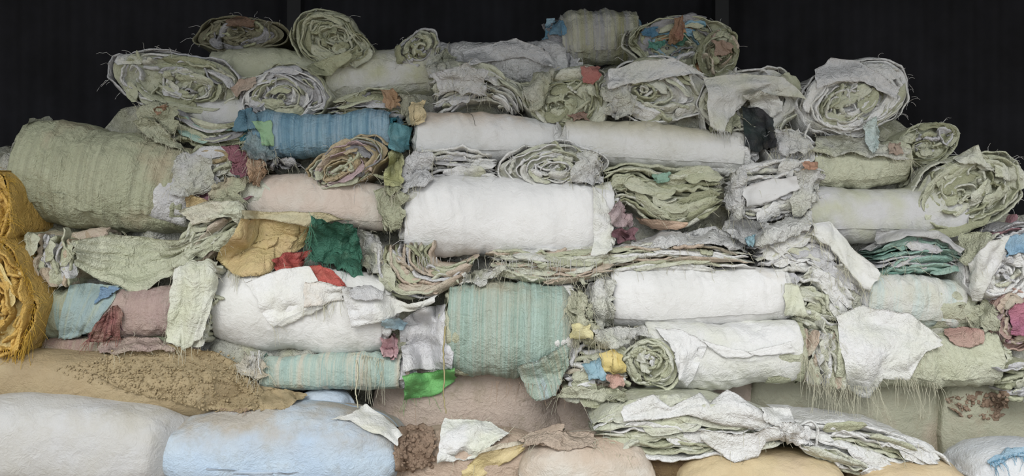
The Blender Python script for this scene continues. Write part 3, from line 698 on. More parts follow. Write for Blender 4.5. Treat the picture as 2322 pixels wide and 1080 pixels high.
roll('large grey and sage bundle of curved layers at the upper left corner', 395, 182, 320, 142, [s, gr, s, SD(), wg], wrap=gr, n=8, off=(-40, 22), tilt=8, y=.5, rough=.035, fray=26, partial=.5)
log('white crumpled roll near the top centre', 1020, 142, 1285, 140, 52, cloth('c3c3c4', 'cdcdcc', bump=.8), [gr, w], ends='LR', y=.6, wr=.014, circ=1.3)
log('sage and grey striped roll on the summit at right', 1275, 82, 1450, 74, 58, cloth('a3a387', 'aeae9c', stripes=('97989a', '8e8e62'), sfreq=42, bump=.4), [BL(), GY()], ends='L', y=.62, wr=.012, circ=4, endL=.08)
roll('big open roll with blue and rust scraps inside on the right summit', 1540, 95, 245, 152, [s, GY(), SD(), s, TD(), DO(), OR(), gr, BL()], wrap=cloth('b2b2a2', 'a9aa8c'), n=9, y=.55, off=(10, 8), warp=.2, partial=.6, rough=.05, bulge=-.03, fat=.34, fray=16)
roll('small dark sage crumpled roll hanging at the right of the summit', 1630, 118, 95, 120, [SD(), s, DO(), pe], wrap=SD(), n=6, y=.5, tilt=20, warp=.2, rough=.035, fray=10)

# second tier
roll('white and sage coiled roll left of centre above the blue roll', 645, 218, 215, 135, [gr, w, gr, s], wrap=s, n=9, off=(10, 0), y=.47, fray=14, rough=.03)
stack('flattened bundle with dark gaps and an orange scrap above the blue roll', [(738, 232), (800, 212), (850, 196), (900, 205), (955, 245)], [(745, 272), (800, 272), (850, 275), (900, 282), (950, 280)], 8, [DO(), s, SD(), gr, GY()], y=.47, fray=16, jit=8, fat=.36)
stack('white layered bundle with sage folds nested at its right', [(968, 165), (1040, 142), (1120, 150), (1180, 195), (1198, 245)], [(985, 262), (1050, 235), (1100, 225), (1140, 235), (1160, 262)], 9, [w, gr, wg, wg, sl], y=.47, fray=24, jit=7, fat=.48)
roll('sage roll of arched layers with a reddish core', 1288, 222, 200, 165, [s, SD(), s, sl, s], wrap=sl, n=10, off=(20, 28), y=.44, rough=.03, tilt=-8, fray=10, partial=.25)
roll('white topped roll with a pale rosette near the upper right', 1492, 205, 262, 150, [wg, w, sl, s, w], wrap=w, n=9, off=(52, 5), y=.44, tilt=5, rough=.03, fray=16)
hood = roll('white and sage hooded bundle around a dark hollow', 1700, 232, 225, 175, [wg, s, wg], wrap=wg, n=4, off=(5, 5), y=.42, rough=.035, bulge=-.12, fat=.3, warp=.2, fray=20)
roll('large white roll with sage inner coils at the upper right', 1938, 222, 262, 188, [w, sl, s, wg, w, s], wrap=w, n=10, off=(12, 18), y=.38, tilt=-18, rough=.035, fray=30)
roll('sage roll with a dark frayed core below the large white roll', 2105, 325, 150, 95, [s, SD(), s, gr], wrap=s, n=7, off=(15, 10), y=.34, tilt=-20, rough=.03, fray=20)
roll('big sage roll with a crumpled rosette at the right edge', 2195, 432, 275, 185, [s, sl, s, sl, SD()], wrap=sl, n=10, off=(15, 8), y=.24, tilt=-22, rough=.035, fray=26)

# left side
log('largest sage roll with gathered pleats at the left edge', 18, 372, 408, 432, 128, cloth('9da182', 'a8ab8d', stripes=('93967a',), sfreq=34, dust=.25, dustc='ad9a7c', bump=.5), [wg, s, gr], ends='R', y=.14, wr=.014, circ=1.3, twist=.5, taper=.09, rd=.9, endL=.05, nend=4, r1=108)
log('white smooth roll peeking out above the blue roll', 375, 250, 548, 262, 44, cloth('c0c0c0', 'b7b8a2', bump=.25, blot=.53), [w], ends='', y=.46)
stack('thin grey and teal folded layers left of the blue roll', [(335, 255), (400, 250), (470, 285), (560, 275)], [(385, 300), (430, 325), (490, 345), (565, 330)], 7, [s, GY(), SD(), gr, te, s], y=.36, fray=24, jit=4)
stack('jumbled white, maroon and peach scraps right of the largest sage roll', [(395, 350), (450, 335), (520, 335), (600, 375)], [(410, 490), (460, 488), (520, 470), (575, 440)], 9, [gr, gr, wg, MA(), s, OC(), gr, pe], y=.28, fray=34, jit=12, fat=.5, rough=.05, amp=.02)
log('blue striped roll with a green end', 575, 306, 880, 300, 50, cloth('7098ac', '7ba2b4', stripes=('5a869e', '8aa8ba'), sfreq=55, bump=.4), [BL(), TE(), cloth('2f7f92', '3b93a4')], ends='LR', y=.34, wr=.006, circ=3.5, endL=.1, nend=5)
roll('colourful flattened roll with ochre outside and a lilac core', 782, 375, 190, 110, [OC(), s, GY(), pe, s, PK(), OC()], wrap=OC(), n=9, off=(40, 22), y=.26, tilt=-22, warp=.2, rough=.035, fray=16)
log('pinkish dusty roll above the yellow sack', 560, 448, 868, 470, 62, cloth('c7b6a8', 'cbc6bb', dust=.5, dustc='c0a894', top=True, bump=.25, blot=.5), [s, sl], ends='L', y=.22, taper=.1)

# white rolls of the middle
log('white roll with a loose string right of the blue roll', 945, 305, 1262, 310, 54, cloth('d2d2d2', 'cbcbc9', dust=.4, dustc='c4ab8c', top=True, bump=.22), [w, wg], ends='', y=.34, wr=.005)
log('long white roll with a tan dusty top right of centre', 1285, 318, 1690, 342, 54, cloth('d0d0cf', 'c9c9c3', dust=.8, dustc='b9b294', top=True, bump=.22), [w, gr], ends='R', y=.32, wr=.005, fray=24)
stack('fanned white sheets above the largest white roll', [(900, 375), (960, 340), (1040, 335), (1125, 350)], [(905, 440), (960, 425), (1040, 418), (1130, 420)], 7, [w, gr, w, wg], y=.28, fray=34, jit=6)
roll('flat oval roll of white and sage coils in the centre', 1250, 378, 245, 112, [sl, w, wg, s, w], wrap=w, n=8, off=(-30, 8), y=.26, tilt=-6, rough=.03, fray=40)
stack('sage bundle of swirling folds with a peach sheet below', [(1362, 395), (1430, 365), (1520, 385), (1590, 375), (1640, 400)], [(1368, 470), (1420, 450), (1480, 505), (1560, 520), (1638, 470)], 9, [s, sl, s, SD(), s], y=.23, jit=9, fat=.5, rough=.035, fray=16)
stack('white parcel of flat folded sheets right of the swirling sage bundle', [(1650, 385), (1720, 365), (1800, 360), (1870, 385)], [(1655, 500), (1720, 505), (1800, 490), (1868, 460)], 8, [w, gr, w, wg], y=.24, jit=8, fat=.5, rough=.03, fray=30)
roll('white gathered bundle tied below the hooded bundle', 1800, 350, 130, 110, [w, gr, w], wrap=w, n=6, y=.33, tilt=40, rough=.04, fray=20, warp=.2)
log('sage roll with layered edge beside the white gathered bundle', 1850, 385, 2070, 372, 50, cloth('c0c2a6', 'b7baa0', bump=.5), [s, sl], ends='', y=.28, wr=.01)
log('smooth grey-white roll below the big sage rosette roll', 1835, 480, 2200, 488, 62, cloth('bfbfc0', 'b4b69c', bump=.22, blot=.55), [gr, s], ends='', y=.2, wr=.004)
big = log('largest white roll in the centre of the pile', 918, 490, 1392, 498, 90, cloth('dedede', 'd6d6d6', bump=.2, soil=.05), [w, wg, w], ends='LR', y=.12, wr=.006, taper=.12, endL=.045, rd=.9, fray=24, seam=.52)

# lower middle, left to right
mus = roll('mustard yellow fibrous bundle at the left edge', -8, 690, 146, 280, [YE(), cloth('c49a30', 'd4a93c', soil=.25), cloth('cfa640', 'b8922c', soil=.25)], wrap=cloth('c89e34', 'd6ac40', bump=1.0, soil=.25), n=8, y=-.12, rough=.05, warp=.22, fray=420, thr=THY(), fat=.5)
roll('upper mustard yellow bundle above the larger one at the left edge', -28, 480, 108, 190, [cloth('c49a30', 'd4a93c', soil=.25), cloth('cfa640', 'b8922c', soil=.25)], wrap=cloth('c89e34', 'd6ac40', bump=1.0, soil=.25), n=6, y=-.02, rough=.04, warp=.2, fray=200, thr=THY())
log('tan and sage roll hanging left beside the mustard bundle', 60, 600, 210, 575, 62, cloth('b4a38c', 'aeb092', dust=.4, dustc='b39a7c', bump=.5), [s, pe], ends='R', y=.14, wr=.014)
log('blue-green striped roll in the lower left', 75, 712, 275, 706, 68, cloth('9aa88a', '8fae9c', stripes=('7fa8ac', 'a3a184'), sfreq=16, bump=.4), [BL(), te], ends='R', y=.02, wr=.01)
log('dull pink roll with red netting in the lower left', 215, 722, 405, 712, 60, cloth('a8968c', 'a88f88', stripes=('9f857f',), sfreq=50, dust=.3, dustc='b0988a', bump=.4), [MA(), pe], ends='L', y=-.02, wr=.008)
log('red-brown striped roll under the pink roll', 95, 800, 420, 796, 36, cloth('a08878', '8f967c', stripes=('957870', '80886e'), sfreq=12), [pe, s], ends='', y=.02)
wl = log('big white roll with overlapping sheets left of the striped bundle', 478, 698, 862, 722, 98, cloth('dcdcdb', 'd6d6d2', bump=.2, soil=.06), [w, sl], ends='LR', y=0.0, wr=.006, taper=.14, rd=.9, endL=.05, seam=.5)
log('faded teal and cream striped roll under the big white roll', 585, 848, 905, 852, 42, cloth('a3b9ae', 'aebcae', stripes=('95b0a8', 'bdb8a6'), sfreq=70, bump=.35), [te, pe, gr], ends='R', y=-.02, wr=.006, endL=.05)
stack('sage and peach sheets folded into a nested U', [(838, 560), (850, 620), (890, 672), (960, 680), (1040, 640)], [(990, 545), (975, 575), (985, 600), (1040, 600), (1088, 580)], 10, [s, pe, sl, s, pe, gr, SD()], y=.08, jit=5, fat=.45, rough=.03, fray=20)
gs = log('green and teal pleated bundle bulging in the lower centre', 1015, 752, 1292, 758, 112, cloth('a0bbb0', 'a6bfb4', stripes=('93ad9f', 'a9b3a4'), sfreq=90, dust=.35, dustc='b3a88c', top=True, bump=.45), [s, sl, w], ends='LR', y=-.08, wr=.010, circ=4.2, taper=.1, rd=.85, endL=.03, seam=.5)
stack('long layered bundle of peach and white sheets under the largest white roll', [(1105, 590), (1200, 565), (1400, 560), (1560, 550), (1710, 575)], [(1130, 625), (1220, 652), (1400, 632), (1560, 610), (1715, 618)], 7, [pe, sl, w, wg, s, pe], y=.1, jit=6, fray=50, fat=.5)
log('white roll with a torn flap right of the striped bundle', 1390, 682, 1790, 670, 70, cloth('dcdcdc', 'd4d4d2', dust=.25, dustc='cdbda4', top=True, bump=.2, soil=.06), [w, wg], ends='LR', y=.02, wr=.005, taper=.1, endL=.06, fray=20)
wr2 = log('white roll with a coiled sage end above the torn white sheet', 1470, 812, 1822, 806, 78, cloth('d8d8d8', 'd0d1c6', bump=.3, soil=.06), [sl, s], ends='R', y=-.08, wr=.009, taper=.06, circ=.9, endL=.03, sag=.02)
roll('coiled sage end of folded sheets left of the lower white roll', 1475, 822, 125, 125, [s, sl, s, wg], wrap=sl, n=6, y=-.1, yaw=18, rough=.02, L=.2, group='bundles of folded sacks')
stack('mixed scraps wedged right of the striped bundle', [(1295, 760), (1330, 745), (1370, 750), (1420, 790)], [(1275, 905), (1320, 912), (1370, 915), (1425, 905)], 9, [s, gr, w, sl, pe, s], y=-.04, jit=8, fray=26)
stack('white crumpled heap of folded sheets in the right middle', [(1705, 560), (1770, 515), (1860, 515), (1925, 560), (1985, 640)], [(1735, 640), (1790, 645), (1840, 640), (1870, 670), (1905, 725)], 8, [w, gr, w, wg, w], y=.12, jit=9, rough=.035, fray=44, leaves=22, amp=.014)
stack('sage and white sheets squeezed right of the torn white roll', [(1785, 655), (1840, 650), (1880, 690), (1915, 720)], [(1800, 730), (1840, 745), (1875, 755), (1915, 765)], 6, [s, sl, wg, sl], y=.06, jit=7, rough=.03, fray=30, leaves=12, amp=.014)
stack('cream and brown sheets hanging right of the lower white roll', [(1818, 745), (1815, 800), (1830, 870)], [(1915, 755), (1912, 810), (1915, 885)], 7, [sl, wg, pe, sl, w], y=-.02, jit=7, rough=.03, fray=70, leaves=14, amp=.014)
stack('sage and tan sheets hanging below the left end of the largest sage roll', [(62, 525), (58, 580), (80, 650)], [(175, 545), (172, 590), (165, 650)], 7, [s, cloth('b0a08a', 'b8a68c'), gr, s], y=.06, jit=8, rough=.03, fray=20, leaves=14, amp=.014)
stack('tangle of peach and sage sheets under the left of the largest white roll', [(1095, 575), (1180, 570), (1280, 580), (1395, 575)], [(1130, 620), (1200, 640), (1290, 640), (1390, 625)], 6, [sl, pe, s, wg, sl], y=.07, jit=8, rough=.03, fray=60, leaves=16, amp=.014)
stack('teal folded sheets beneath a grey hood at the right', [(1985, 560), (2060, 530), (2130, 535), (2185, 575)], [(1990, 625), (2060, 622), (2130, 622), (2185, 615)], 8, [TE(), gr, TE(), te, cloth('6f9f92', '7fa898'), gr], y=.14, jit=3, fray=22, order=[5, 1, 0, 2, 4, 3, 0, 1])
log('white roll with a faded teal stripe at the right', 1975, 682, 2195, 700, 66, cloth('cfcfcf', 'c4c5b8', stripes=('bccac6',), sfreq=14, bump=.35), [wg, s], ends='R', y=.06, wr=.008, fray=16)
srl = log('sage roll with a red patch hanging over the right sacks', 1900, 812, 2275, 820, 66, cloth('b9bc9f', 'c4c6b0', bump=.5), [s, sl], ends='R', y=-.06, wr=.012, sag=.02)
roll('white bundle with a blue top at the right edge', 2275, 615, 170, 160, [w, gr, wg, w], wrap=wg, n=6, y=.06, tilt=60, warp=.2, rough=.03)
roll('brown and magenta bundle cut off at the right edge', 2300, 730, 130, 145, [cloth('b3938a', 'a88a80'), PK(), pe, MA()], wrap=cloth('b89a8c', 'b08f84'), n=6, y=.02, warp=.2, rough=.03)
stack('maroon and grey sheets above the blue topped bundle at the right edge', [(2255, 520), (2290, 505), (2350, 505)], [(2260, 545), (2300, 540), (2350, 540)], 3, [MA(), GY(), gr], y=.1, jit=3)
stack('sage folded sheets at the right edge above the soil crusted sack', [(2270, 835), (2310, 820), (2370, 825)], [(2285, 905), (2320, 912), (2370, 900)], 5, [s, sl, gr], y=-.06, jit=4)
log('plain white sheet roll filling between the teal sheets and the white heap', 1860, 640, 2010, 690, 62, cloth('cfcfcd', 'c9cbb4', bump=.5), [wg], ends='', y=.12, wr=.012)
stack('sage sheets standing between the pinkish roll and the largest white roll', [(862, 440), (866, 480), (870, 525)], [(915, 430), (915, 480), (912, 525)], 5, [s, SD(), s], y=.2, jit=4)
stack('cream and white sheets under the left end of the big white roll', [(395, 615), (440, 605), (495, 610)], [(380, 780), (420, 790), (470, 775)], 8, [sl, s, wg, sl], y=.0, jit=7, rough=.02, fray=20)
stack('sage twisted sheets between the largest sage roll and the yellow sack', [(400, 545), (440, 490), (500, 475), (550, 470)], [(430, 610), (470, 590), (510, 560), (545, 530)], 6, [s, sl, pe, s], y=.12, jit=6, fray=20)

# the flat tied bundle lying on the bottom sacks
tb = thing('tied_sack_bundle', 'long flat white and sage bundle tied near its middle at the bottom right', 'bundle', P(1750, 1075, -.3))
stack(None, [(1345, 960), (1420, 905), (1540, 900), (1680, 925), (1790, 958)], [(1350, 1010), (1420, 1040), (1560, 1048), (1680, 1025), (1790, 995)], 10, [sl, s, sl, w, sl], y=-.30, D=.4, jit=9, parent=tb, fray=24, leaves=16)
stack(None, [(1790, 955), (1900, 958), (2030, 978), (2110, 1012), (2165, 1058)], [(1790, 1002), (1850, 1042), (1920, 1075), (1990, 1092), (2070, 1098)], 10, [w, sl, w, s, w], y=-.30, D=.4, jit=5, parent=tb, fray=10, leaves=14)

# ------------------------------------------------------------------ loose sheets, flaps, strings: laid on what is already there
settle()
GREEN = cloth('5fb45a', '74c268', bump=.3)
drape(tb, [(1410, 925), (1480, 895), (1520, 925), (1590, 890), (1615, 920), (1650, 885), (1700, 915), (1790, 962)], [(1415, 960), (1480, 955), (1560, 940), (1640, 965), (1700, 975), (1790, 985)], w, wr=.006, folds=2, fold_dir='h')
drape(tb, [(1590, 975), (1680, 985), (1790, 960)], [(1590, 1000), (1665, 1052), (1720, 1035), (1730, 1000), (1790, 985)], w, wr=.008)
drape(tb, [(1720, 925), (1790, 925), (1798, 960)], [(1740, 960), (1780, 970), (1800, 985)], w, wr=.004)
drape(tb, [(1770, 955), (1800, 962), (1840, 968)], [(1770, 1000), (1800, 1010), (1840, 1012)], cloth('e2e2e2', 'dcdcd8', bump=.6), label='gathered white tie', name='tie_band', wr=.01, folds=4)
drape(bs, [(470, 1062), (560, 1066), (680, 1070)], [(470, 1078), (560, 1080), (680, 1084)], cloth('a3b6ca', 'adbdcf', bump=.2), name='seam_fold', wr=.002, lift=.004)
soil = drape(ts, [(215, 838), (260, 800), (380, 786), (480, 800), (560, 840), (595, 890)], [(250, 872), (330, 900), (400, 910), (480, 930), (540, 940), (600, 925)], SOIL, 'crumbled tan soil spread on the sack', name='soil_crust', wr=.009, fr=18, jag=8, th=.006, lift=.02)
settle()
clods(ts, [(120, 840), (250, 795), (400, 785), (520, 800), (590, 870), (590, 930), (480, 935), (330, 900), (200, 870)], 1600, SOIL, (.004, .011))
sp = drape(None, [(585, 895), (620, 880), (680, 890)], [(590, 935), (640, 930), (690, 905)], SOIL, 'small spill of tan soil beside the soil strewn sack', name='soil_spill', cat='soil', wr=.012, fr=18)
so2 = drape(None, [(890, 985), (930, 962), (985, 975)], [(895, 1070), (940, 1065), (990, 1040)], SOILB, 'lump of brown soil between the torn white flaps', name='soil_lump', cat='soil', wr=.02, fr=14, bulge=.03)
drape(rs, [(2145, 905), (2200, 888), (2290, 885)], [(2160, 935), (2225, 975), (2260, 960), (2285, 930)], SOILB, 'crust of brown soil', name='soil_crust', wr=.012, fr=16)
settle()
clods(so2, [(890, 985), (930, 965), (990, 975), (985, 1060), (900, 1065)], 160, SOILB)
clods(rs, [(2150, 905), (2285, 890), (2280, 940), (2225, 970)], 160, SOILB)
drape(cs, [(2235, 1045), (2280, 1022), (2330, 1012)], [(2255, 1062), (2290, 1042), (2335, 1030)], cloth('7fa9c4', '9abace'), label='frayed blue trim', name='trim_band', wr=.006, fray=24, thr=solid('thread_blue', '6fa8c8'))
drape(None, [(752, 948), (790, 955), (860, 985), (895, 1010)], [(800, 940), (825, 915), (870, 945), (908, 985)], cloth('d8d8d4', 'd6d4b8', bump=.3), 'cream torn sheet with a folded corner on the blue sack', name='torn_sheet', wr=.006, lift=.03)
drape(None, [(1008, 948), (1060, 955), (1110, 960), (1155, 985)], [(985, 1048), (1040, 1046), (1080, 1040), (1120, 1005)], cloth('dadada', 'd4d6c4', bump=.4), 'white and sage torn sheet lying at the bottom centre', name='torn_sheet', wr=.012, lift=.03, fray=14, edge='A')
drape(None, [(1080, 1030), (1130, 1005), (1200, 995), (1270, 966)], [(1085, 1042), (1140, 1018), (1230, 1004), (1285, 972)], cloth('d3cdb8', 'c8b8a0', bump=.4), 'dusty strip of torn sheet pointing right at the bottom centre', name='torn_sheet', wr=.006, lift=.025)
drape(None, [(1175, 998), (1250, 968), (1285, 968)], [(1190, 1000), (1260, 1018), (1278, 985)], cloth('c3ab96', 'c9b29c', bump=.4), 'brown dusty folded sheet corner on the brown sacks', name='torn_sheet', wr=.008, lift=.03)
drape(None, [(1045, 1065), (1090, 1030), (1150, 1015), (1200, 1000)], [(1045, 1100), (1090, 1090), (1130, 1060), (1190, 1020)], cloth('d6c383', 'cdb98a', bump=.3), 'yellow cloth patch at the bottom centre edge', name='cloth_patch', wr=.004, lift=.02)

# crumpled single sheets stuffed into the gaps between the bundles
def stuffed(label, A, B, c1, c2, wr=.022, fray=16, lift=.03, bump=.8, **kw):
    return drape(None, A, B, cloth(c1, c2, bump=bump), label, name='crumpled_sheet', wr=wr, fr=8, lift=lift, fray=fray, edge='ABS', jag=7, group='crumpled sheets stuffed into gaps', **kw)
stuffed('white crumpled sheet left of the torn white roll', [(1335, 640), (1365, 625), (1400, 640)], [(1310, 740), (1360, 755), (1395, 740)], 'd2d2d2', 'cacbbd')
stuffed('frayed sage tuft right of the striped bundle', [(1290, 660), (1320, 655), (1345, 690)], [(1290, 735), (1320, 745), (1345, 735)], 'b3b595', 'bdbda2', fray=60)
stuffed('grey and white frayed sheet beneath the swirling sage bundle', [(1440, 545), (1520, 525), (1620, 520), (1690, 540)], [(1430, 575), (1520, 565), (1620, 560), (1700, 575)], 'c6c6c6', 'cdcdca', fray=50)
stuffed('white crumpled sheet below the folded white parcel', [(1640, 500), (1720, 500), (1850, 480)], [(1650, 545), (1730, 560), (1840, 525)], 'cfcfcf', 'c6c7c0', fray=30)
stuffed('white ruffled sheet above the slanting white strip', [(1640, 430), (1660, 400), (1690, 380)], [(1650, 500), (1680, 500), (1690, 480)], 'cbcbcb', 'c3c4b5')
stuffed('crumpled white sheet right of the folded white parcel', [(1800, 390), (1830, 385), (1870, 400)], [(1790, 490), (1820, 495), (1860, 450)], 'c9c9c9', 'c3c4b4')
stuffed('sage and white ruffled sheet at the foot of the large white roll', [(1850, 300), (1900, 310), (2000, 330), (2060, 340)], [(1850, 345), (1920, 350), (2000, 355), (2060, 365)], 'b9bba0', 'c3c3bb', fray=40)
stuffed('sage sheet bulging under the hooded bundle', [(1600, 205), (1640, 195), (1665, 230)], [(1625, 295), (1655, 305), (1670, 290)], 'a9ac8c', 'b3b498', wr=.018)
stuffed('white frayed sheet under the dark shade sheet of the hollow', [(1750, 290), (1790, 290), (1820, 310)], [(1740, 345), (1790, 350), (1830, 350)], 'c6c6c8', 'c0c0b8', fray=50)
stuffed('crumpled grey sheet between the white summit roll and the layered bundle', [(970, 140), (1000, 110), (1030, 130)], [(975, 175), (1010, 175), (1050, 165)], 'b5b5b5', 'a9ab92')
stuffed('white rumpled sheet over the top of the layered white bundle', [(985, 165), (1050, 150), (1110, 165)], [(1000, 215), (1060, 210), (1100, 215)], 'c6c6c8', 'bdbdb8', fray=30)
stuffed('sage ruffled sheet beside the arched sage roll', [(1190, 190), (1230, 160), (1260, 165)], [(1200, 250), (1225, 255), (1240, 215)], 'a9ab8e', 'b5b5a5')
stuffed('white crumpled sheet left of the pale rosette roll', [(1375, 195), (1410, 190), (1440, 215)], [(1370, 265), (1410, 270), (1440, 260)], 'c0c0c0', 'b5b69f', fray=26)
stuffed('white ruffled sheet on the right flank of the flat oval roll', [(1310, 345), (1350, 350), (1375, 385)], [(1300, 410), (1330, 420), (1365, 425)], 'cdcdcd', 'c6c7c0', fray=40)
stuffed('white ruffled sheet at the left of the fanned sheets', [(905, 370), (940, 350), (975, 355)], [(905, 440), (940, 430), (970, 415)], 'c6c6c8', 'cbcbcb', fray=30)
stuffed('crumpled white sheet at the right end of the largest sage roll', [(395, 355), (430, 345), (470, 360)], [(395, 440), (430, 445), (490, 430)], 'bfbfc3', 'b5b6a5')
stuffed('sage crumpled sheet left of the pinkish roll', [(480, 420), (520, 400), (560, 405)], [(470, 470), (510, 475), (550, 460)], 'a9ac8c', 'b3a58a')
stuffed('maroon crumpled sheet below the left end of the blue roll', [(505, 340), (540, 340), (575, 360)], [(530, 395), (555, 405), (580, 405)], '7d4a58', '96606a', wr=.018)
stuffed('peach crumpled sheet beside the maroon sheet', [(570, 360), (595, 358), (608, 372)], [(560, 415), (585, 420), (600, 400)], 'b5906c', 'b59a80', wr=.018)
stuffed('ochre crumpled scrap beneath the jumbled scraps', [(425, 455), (455, 448), (490, 465)], [(430, 485), (460, 490), (485, 480)], 'c3a96a', 'c3ab84', wr=.016)
stuffed('white and lilac sheet under the blue roll', [(605, 362), (640, 358), (670, 360)], [(610, 385), (645, 388), (680, 380)], 'c6c6ca', 'b5b3b3', wr=.014)
stuffed('sage ruffled sheet under the upper left bundle', [(330, 250), (360, 235), (400, 245)], [(345, 305), (380, 320), (410, 300)], 'a0a384', 'adaf94', fray=40)
stuffed('sage ruffled sheet at the top right of the largest sage roll', [(300, 270), (350, 265), (390, 300)], [(330, 310), (380, 335), (430, 345)], 'a6a98a', 'b0b298', fray=40, wr=.014)
stuffed('sage crumpled sheet below the white bundle at the right edge', [(2190, 690), (2230, 680), (2260, 700)], [(2195, 745), (2235, 755), (2265, 745)], 'b0b294', 'b9baa4', fray=24)
stuffed('sage sheet hanging below the right rosette roll', [(2180, 530), (2230, 525), (2265, 545)], [(2185, 600), (2215, 620), (2235, 590)], 'b0b394', 'b6b8a0', wr=.012)
stuffed('pale green crumpled sheet beneath the scraps right of the striped bundle', [(1270, 875), (1340, 880), (1415, 880)], [(1265, 900), (1340, 912), (1420, 910)], 'b0b394', 'bcbda6', wr=.01)
stuffed('pinkish torn sheet above the soil strewn sack', [(215, 775), (280, 768), (380, 770)], [(230, 800), (290, 798), (400, 795)], 'a89088', 'ab9a88', wr=.01)
stuffed('frayed tan scraps left of the faded teal striped roll', [(540, 800), (580, 805), (600, 830)], [(545, 850), (575, 860), (598, 860)], 'b8aa8c', 'c6c3b8', fray=50)

stuffed('white and sage sheet corner right of the nested U sheets', [(1045, 625), (1080, 610), (1140, 605)], [(1050, 645), (1085, 650), (1130, 640)], 'cbcbc6', 'b9bba0', fray=20, wr=.012)
stuffed('olive frayed tuft above the scraps right of the striped bundle', [(1296, 700), (1330, 705), (1350, 740)], [(1300, 770), (1340, 790), (1365, 770)], 'a9ab86', 'bdbda2', fray=80)
stuffed('sage sheets crammed left of the largest white roll', [(850, 430), (890, 420), (920, 440)], [(865, 500), (890, 525), (915, 510)], 'a3a685', 'adb092', wr=.014)
stuffed('grey crumpled sheet right of the flattened bundle above the blue roll', [(905, 215), (935, 215), (960, 235)], [(915, 270), (935, 280), (955, 265)], 'a3a38e', 'a9ab90', wr=.014)
stuffed('olive frayed sheet right of the colourful roll', [(860, 400), (885, 395), (905, 410)], [(865, 440), (885, 445), (905, 440)], '9a9c74', 'a9ab88', wr=.014, fray=50)
stuffed('teal and grey frayed scraps under the left end of the blue roll', [(555, 300), (585, 305), (620, 340)], [(550, 345), (590, 365), (625, 360)], '7f9aa0', '8f9494', wr=.014, fray=40)

stuffed('grey-white crumpled sheet between the dark green sack and the nested U sheets', [(805, 520), (840, 525), (865, 545)], [(830, 625), (850, 620), (870, 600)], 'bfbfbf', 'b3b49c', wr=.016)
stuffed('pale sheet tucked between the torn white roll and the lower white roll', [(1345, 745), (1400, 745), (1480, 742)], [(1360, 790), (1400, 790), (1470, 765)], 'c3c5ae', 'cbcbc6', wr=.014)
stuffed('tan dusty scraps heaped between the brown sacks and the torn sheets', [(1200, 985), (1290, 975), (1350, 985)], [(1190, 1015), (1280, 1020), (1350, 1015)], 'b5a08c', 'bca894', wr=.008, fray=12, lift=.012)

# left: drapes
drape(None, [(165, 545), (260, 535), (400, 545), (470, 520), (510, 500)], [(175, 600), (230, 640), (310, 662), (380, 630), (440, 580), (508, 545)], cloth('b9bd9f', 'c3c5ad', bump=.6), 'sage sheet hanging in swags under the largest sage roll', name='draped_sheet', wr=.012, folds=5, fold_dir='h', lift=.03, fray=26, edge='A', slack=.05)
drape(None, [(405, 480), (470, 460), (540, 455), (560, 480)], [(440, 510), (480, 500), (520, 495), (555, 510)], cloth('c5c8b0', 'c9c2ae', bump=.6), 'pale sage sheet twisted around a knot left of the yellow sack', name='draped_sheet', wr=.012, folds=3, fold_dir='h', lift=.02)
settle()
ys = drape(None, [(548, 500), (600, 495), (650, 492), (708, 498)], [(495, 590), (540, 628), (600, 625), (640, 595), (690, 560), (705, 545)], cloth('c3b070', 'c9ad78', bump=.45, dust=.3, dustc='c8a878'), 'yellow printed sack hanging open below the pinkish roll', name='empty_sack', cat='sack', wr=.012, lift=.05, bulge=.08, fray=16, slack=.04)
drape(None, [(548, 478), (640, 480), (725, 482), (800, 500)], [(550, 496), (620, 500), (700, 515), (715, 505)], cloth('bcae84', 'c4bc98', bump=.4), 'tan folded sheet edge above the yellow sack', name='draped_sheet', wr=.006, lift=.035)
dg = drape(None, [(712, 498), (760, 492), (800, 505), (812, 545)], [(700, 590), (740, 600), (790, 625), (828, 640)], cloth('2f6b55', '3f7d66', bump=.6), 'dark green sack corner hanging beside the yellow sack', name='empty_sack', cat='sack', wr=.016, lift=.05, bulge=.03, folds=3, fray=60, edge='AS', thr=solid('thread_green', '5f9a80'), slack=.04)
drape(None, [(622, 592), (650, 572), (700, 568)], [(630, 625), (660, 625), (690, 600)], RE(), 'bright red scrap under the yellow sack', name='red_scrap', cat='scrap', wr=.01, lift=.03)
drape(None, [(690, 605), (730, 600), (780, 640)], [(720, 635), (745, 655), (782, 655)], RE(), 'red strip under the dark green sack corner', name='red_scrap', cat='scrap', wr=.012, lift=.03)
drape(None, [(150, 645), (200, 642), (270, 650)], [(130, 770), (165, 770), (205, 755)], cloth('8fa6a4', '8aa2a6', bump=.35, stripes=('98a89c',), sfreq=40), 'faded blue sheet wrapped over the blue-green roll', name='draped_sheet', wr=.006, lift=.01)
drape(None, [(228, 652), (272, 650)], [(215, 690), (255, 668)], cloth('6088a8', '708fac'), 'bright blue scrap above the red netting', name='blue_scrap', cat='scrap', wr=.006)
settle()
red_net = drape(None, [(235, 712), (275, 690)], [(195, 778), (272, 772)], cloth('9c5a58', 'a88a78', stripes=('7d4a48',), sfreq=90, bump=1.0), 'red netting bunched against the pink roll', name='netting', cat='netting', wr=.016, fr=20, fray=40, thr=solid('thread_red', 'a06a60'), edge='S')
drape(wl, [(400, 610), (440, 590), (500, 595)], [(375, 775), (420, 795), (462, 765)], cloth('c9ccb2', 'd0d1c6', bump=.5), wr=.01, folds=3, lift=.015, fray=24, edge='BS')
drape(wl, [(555, 640), (640, 612), (700, 605), (720, 640)], [(620, 745), (640, 742), (700, 715), (735, 695)], cloth('dededd', 'd8d8d0', bump=.35), wr=.007, lift=.015, fray=20, edge='AS')
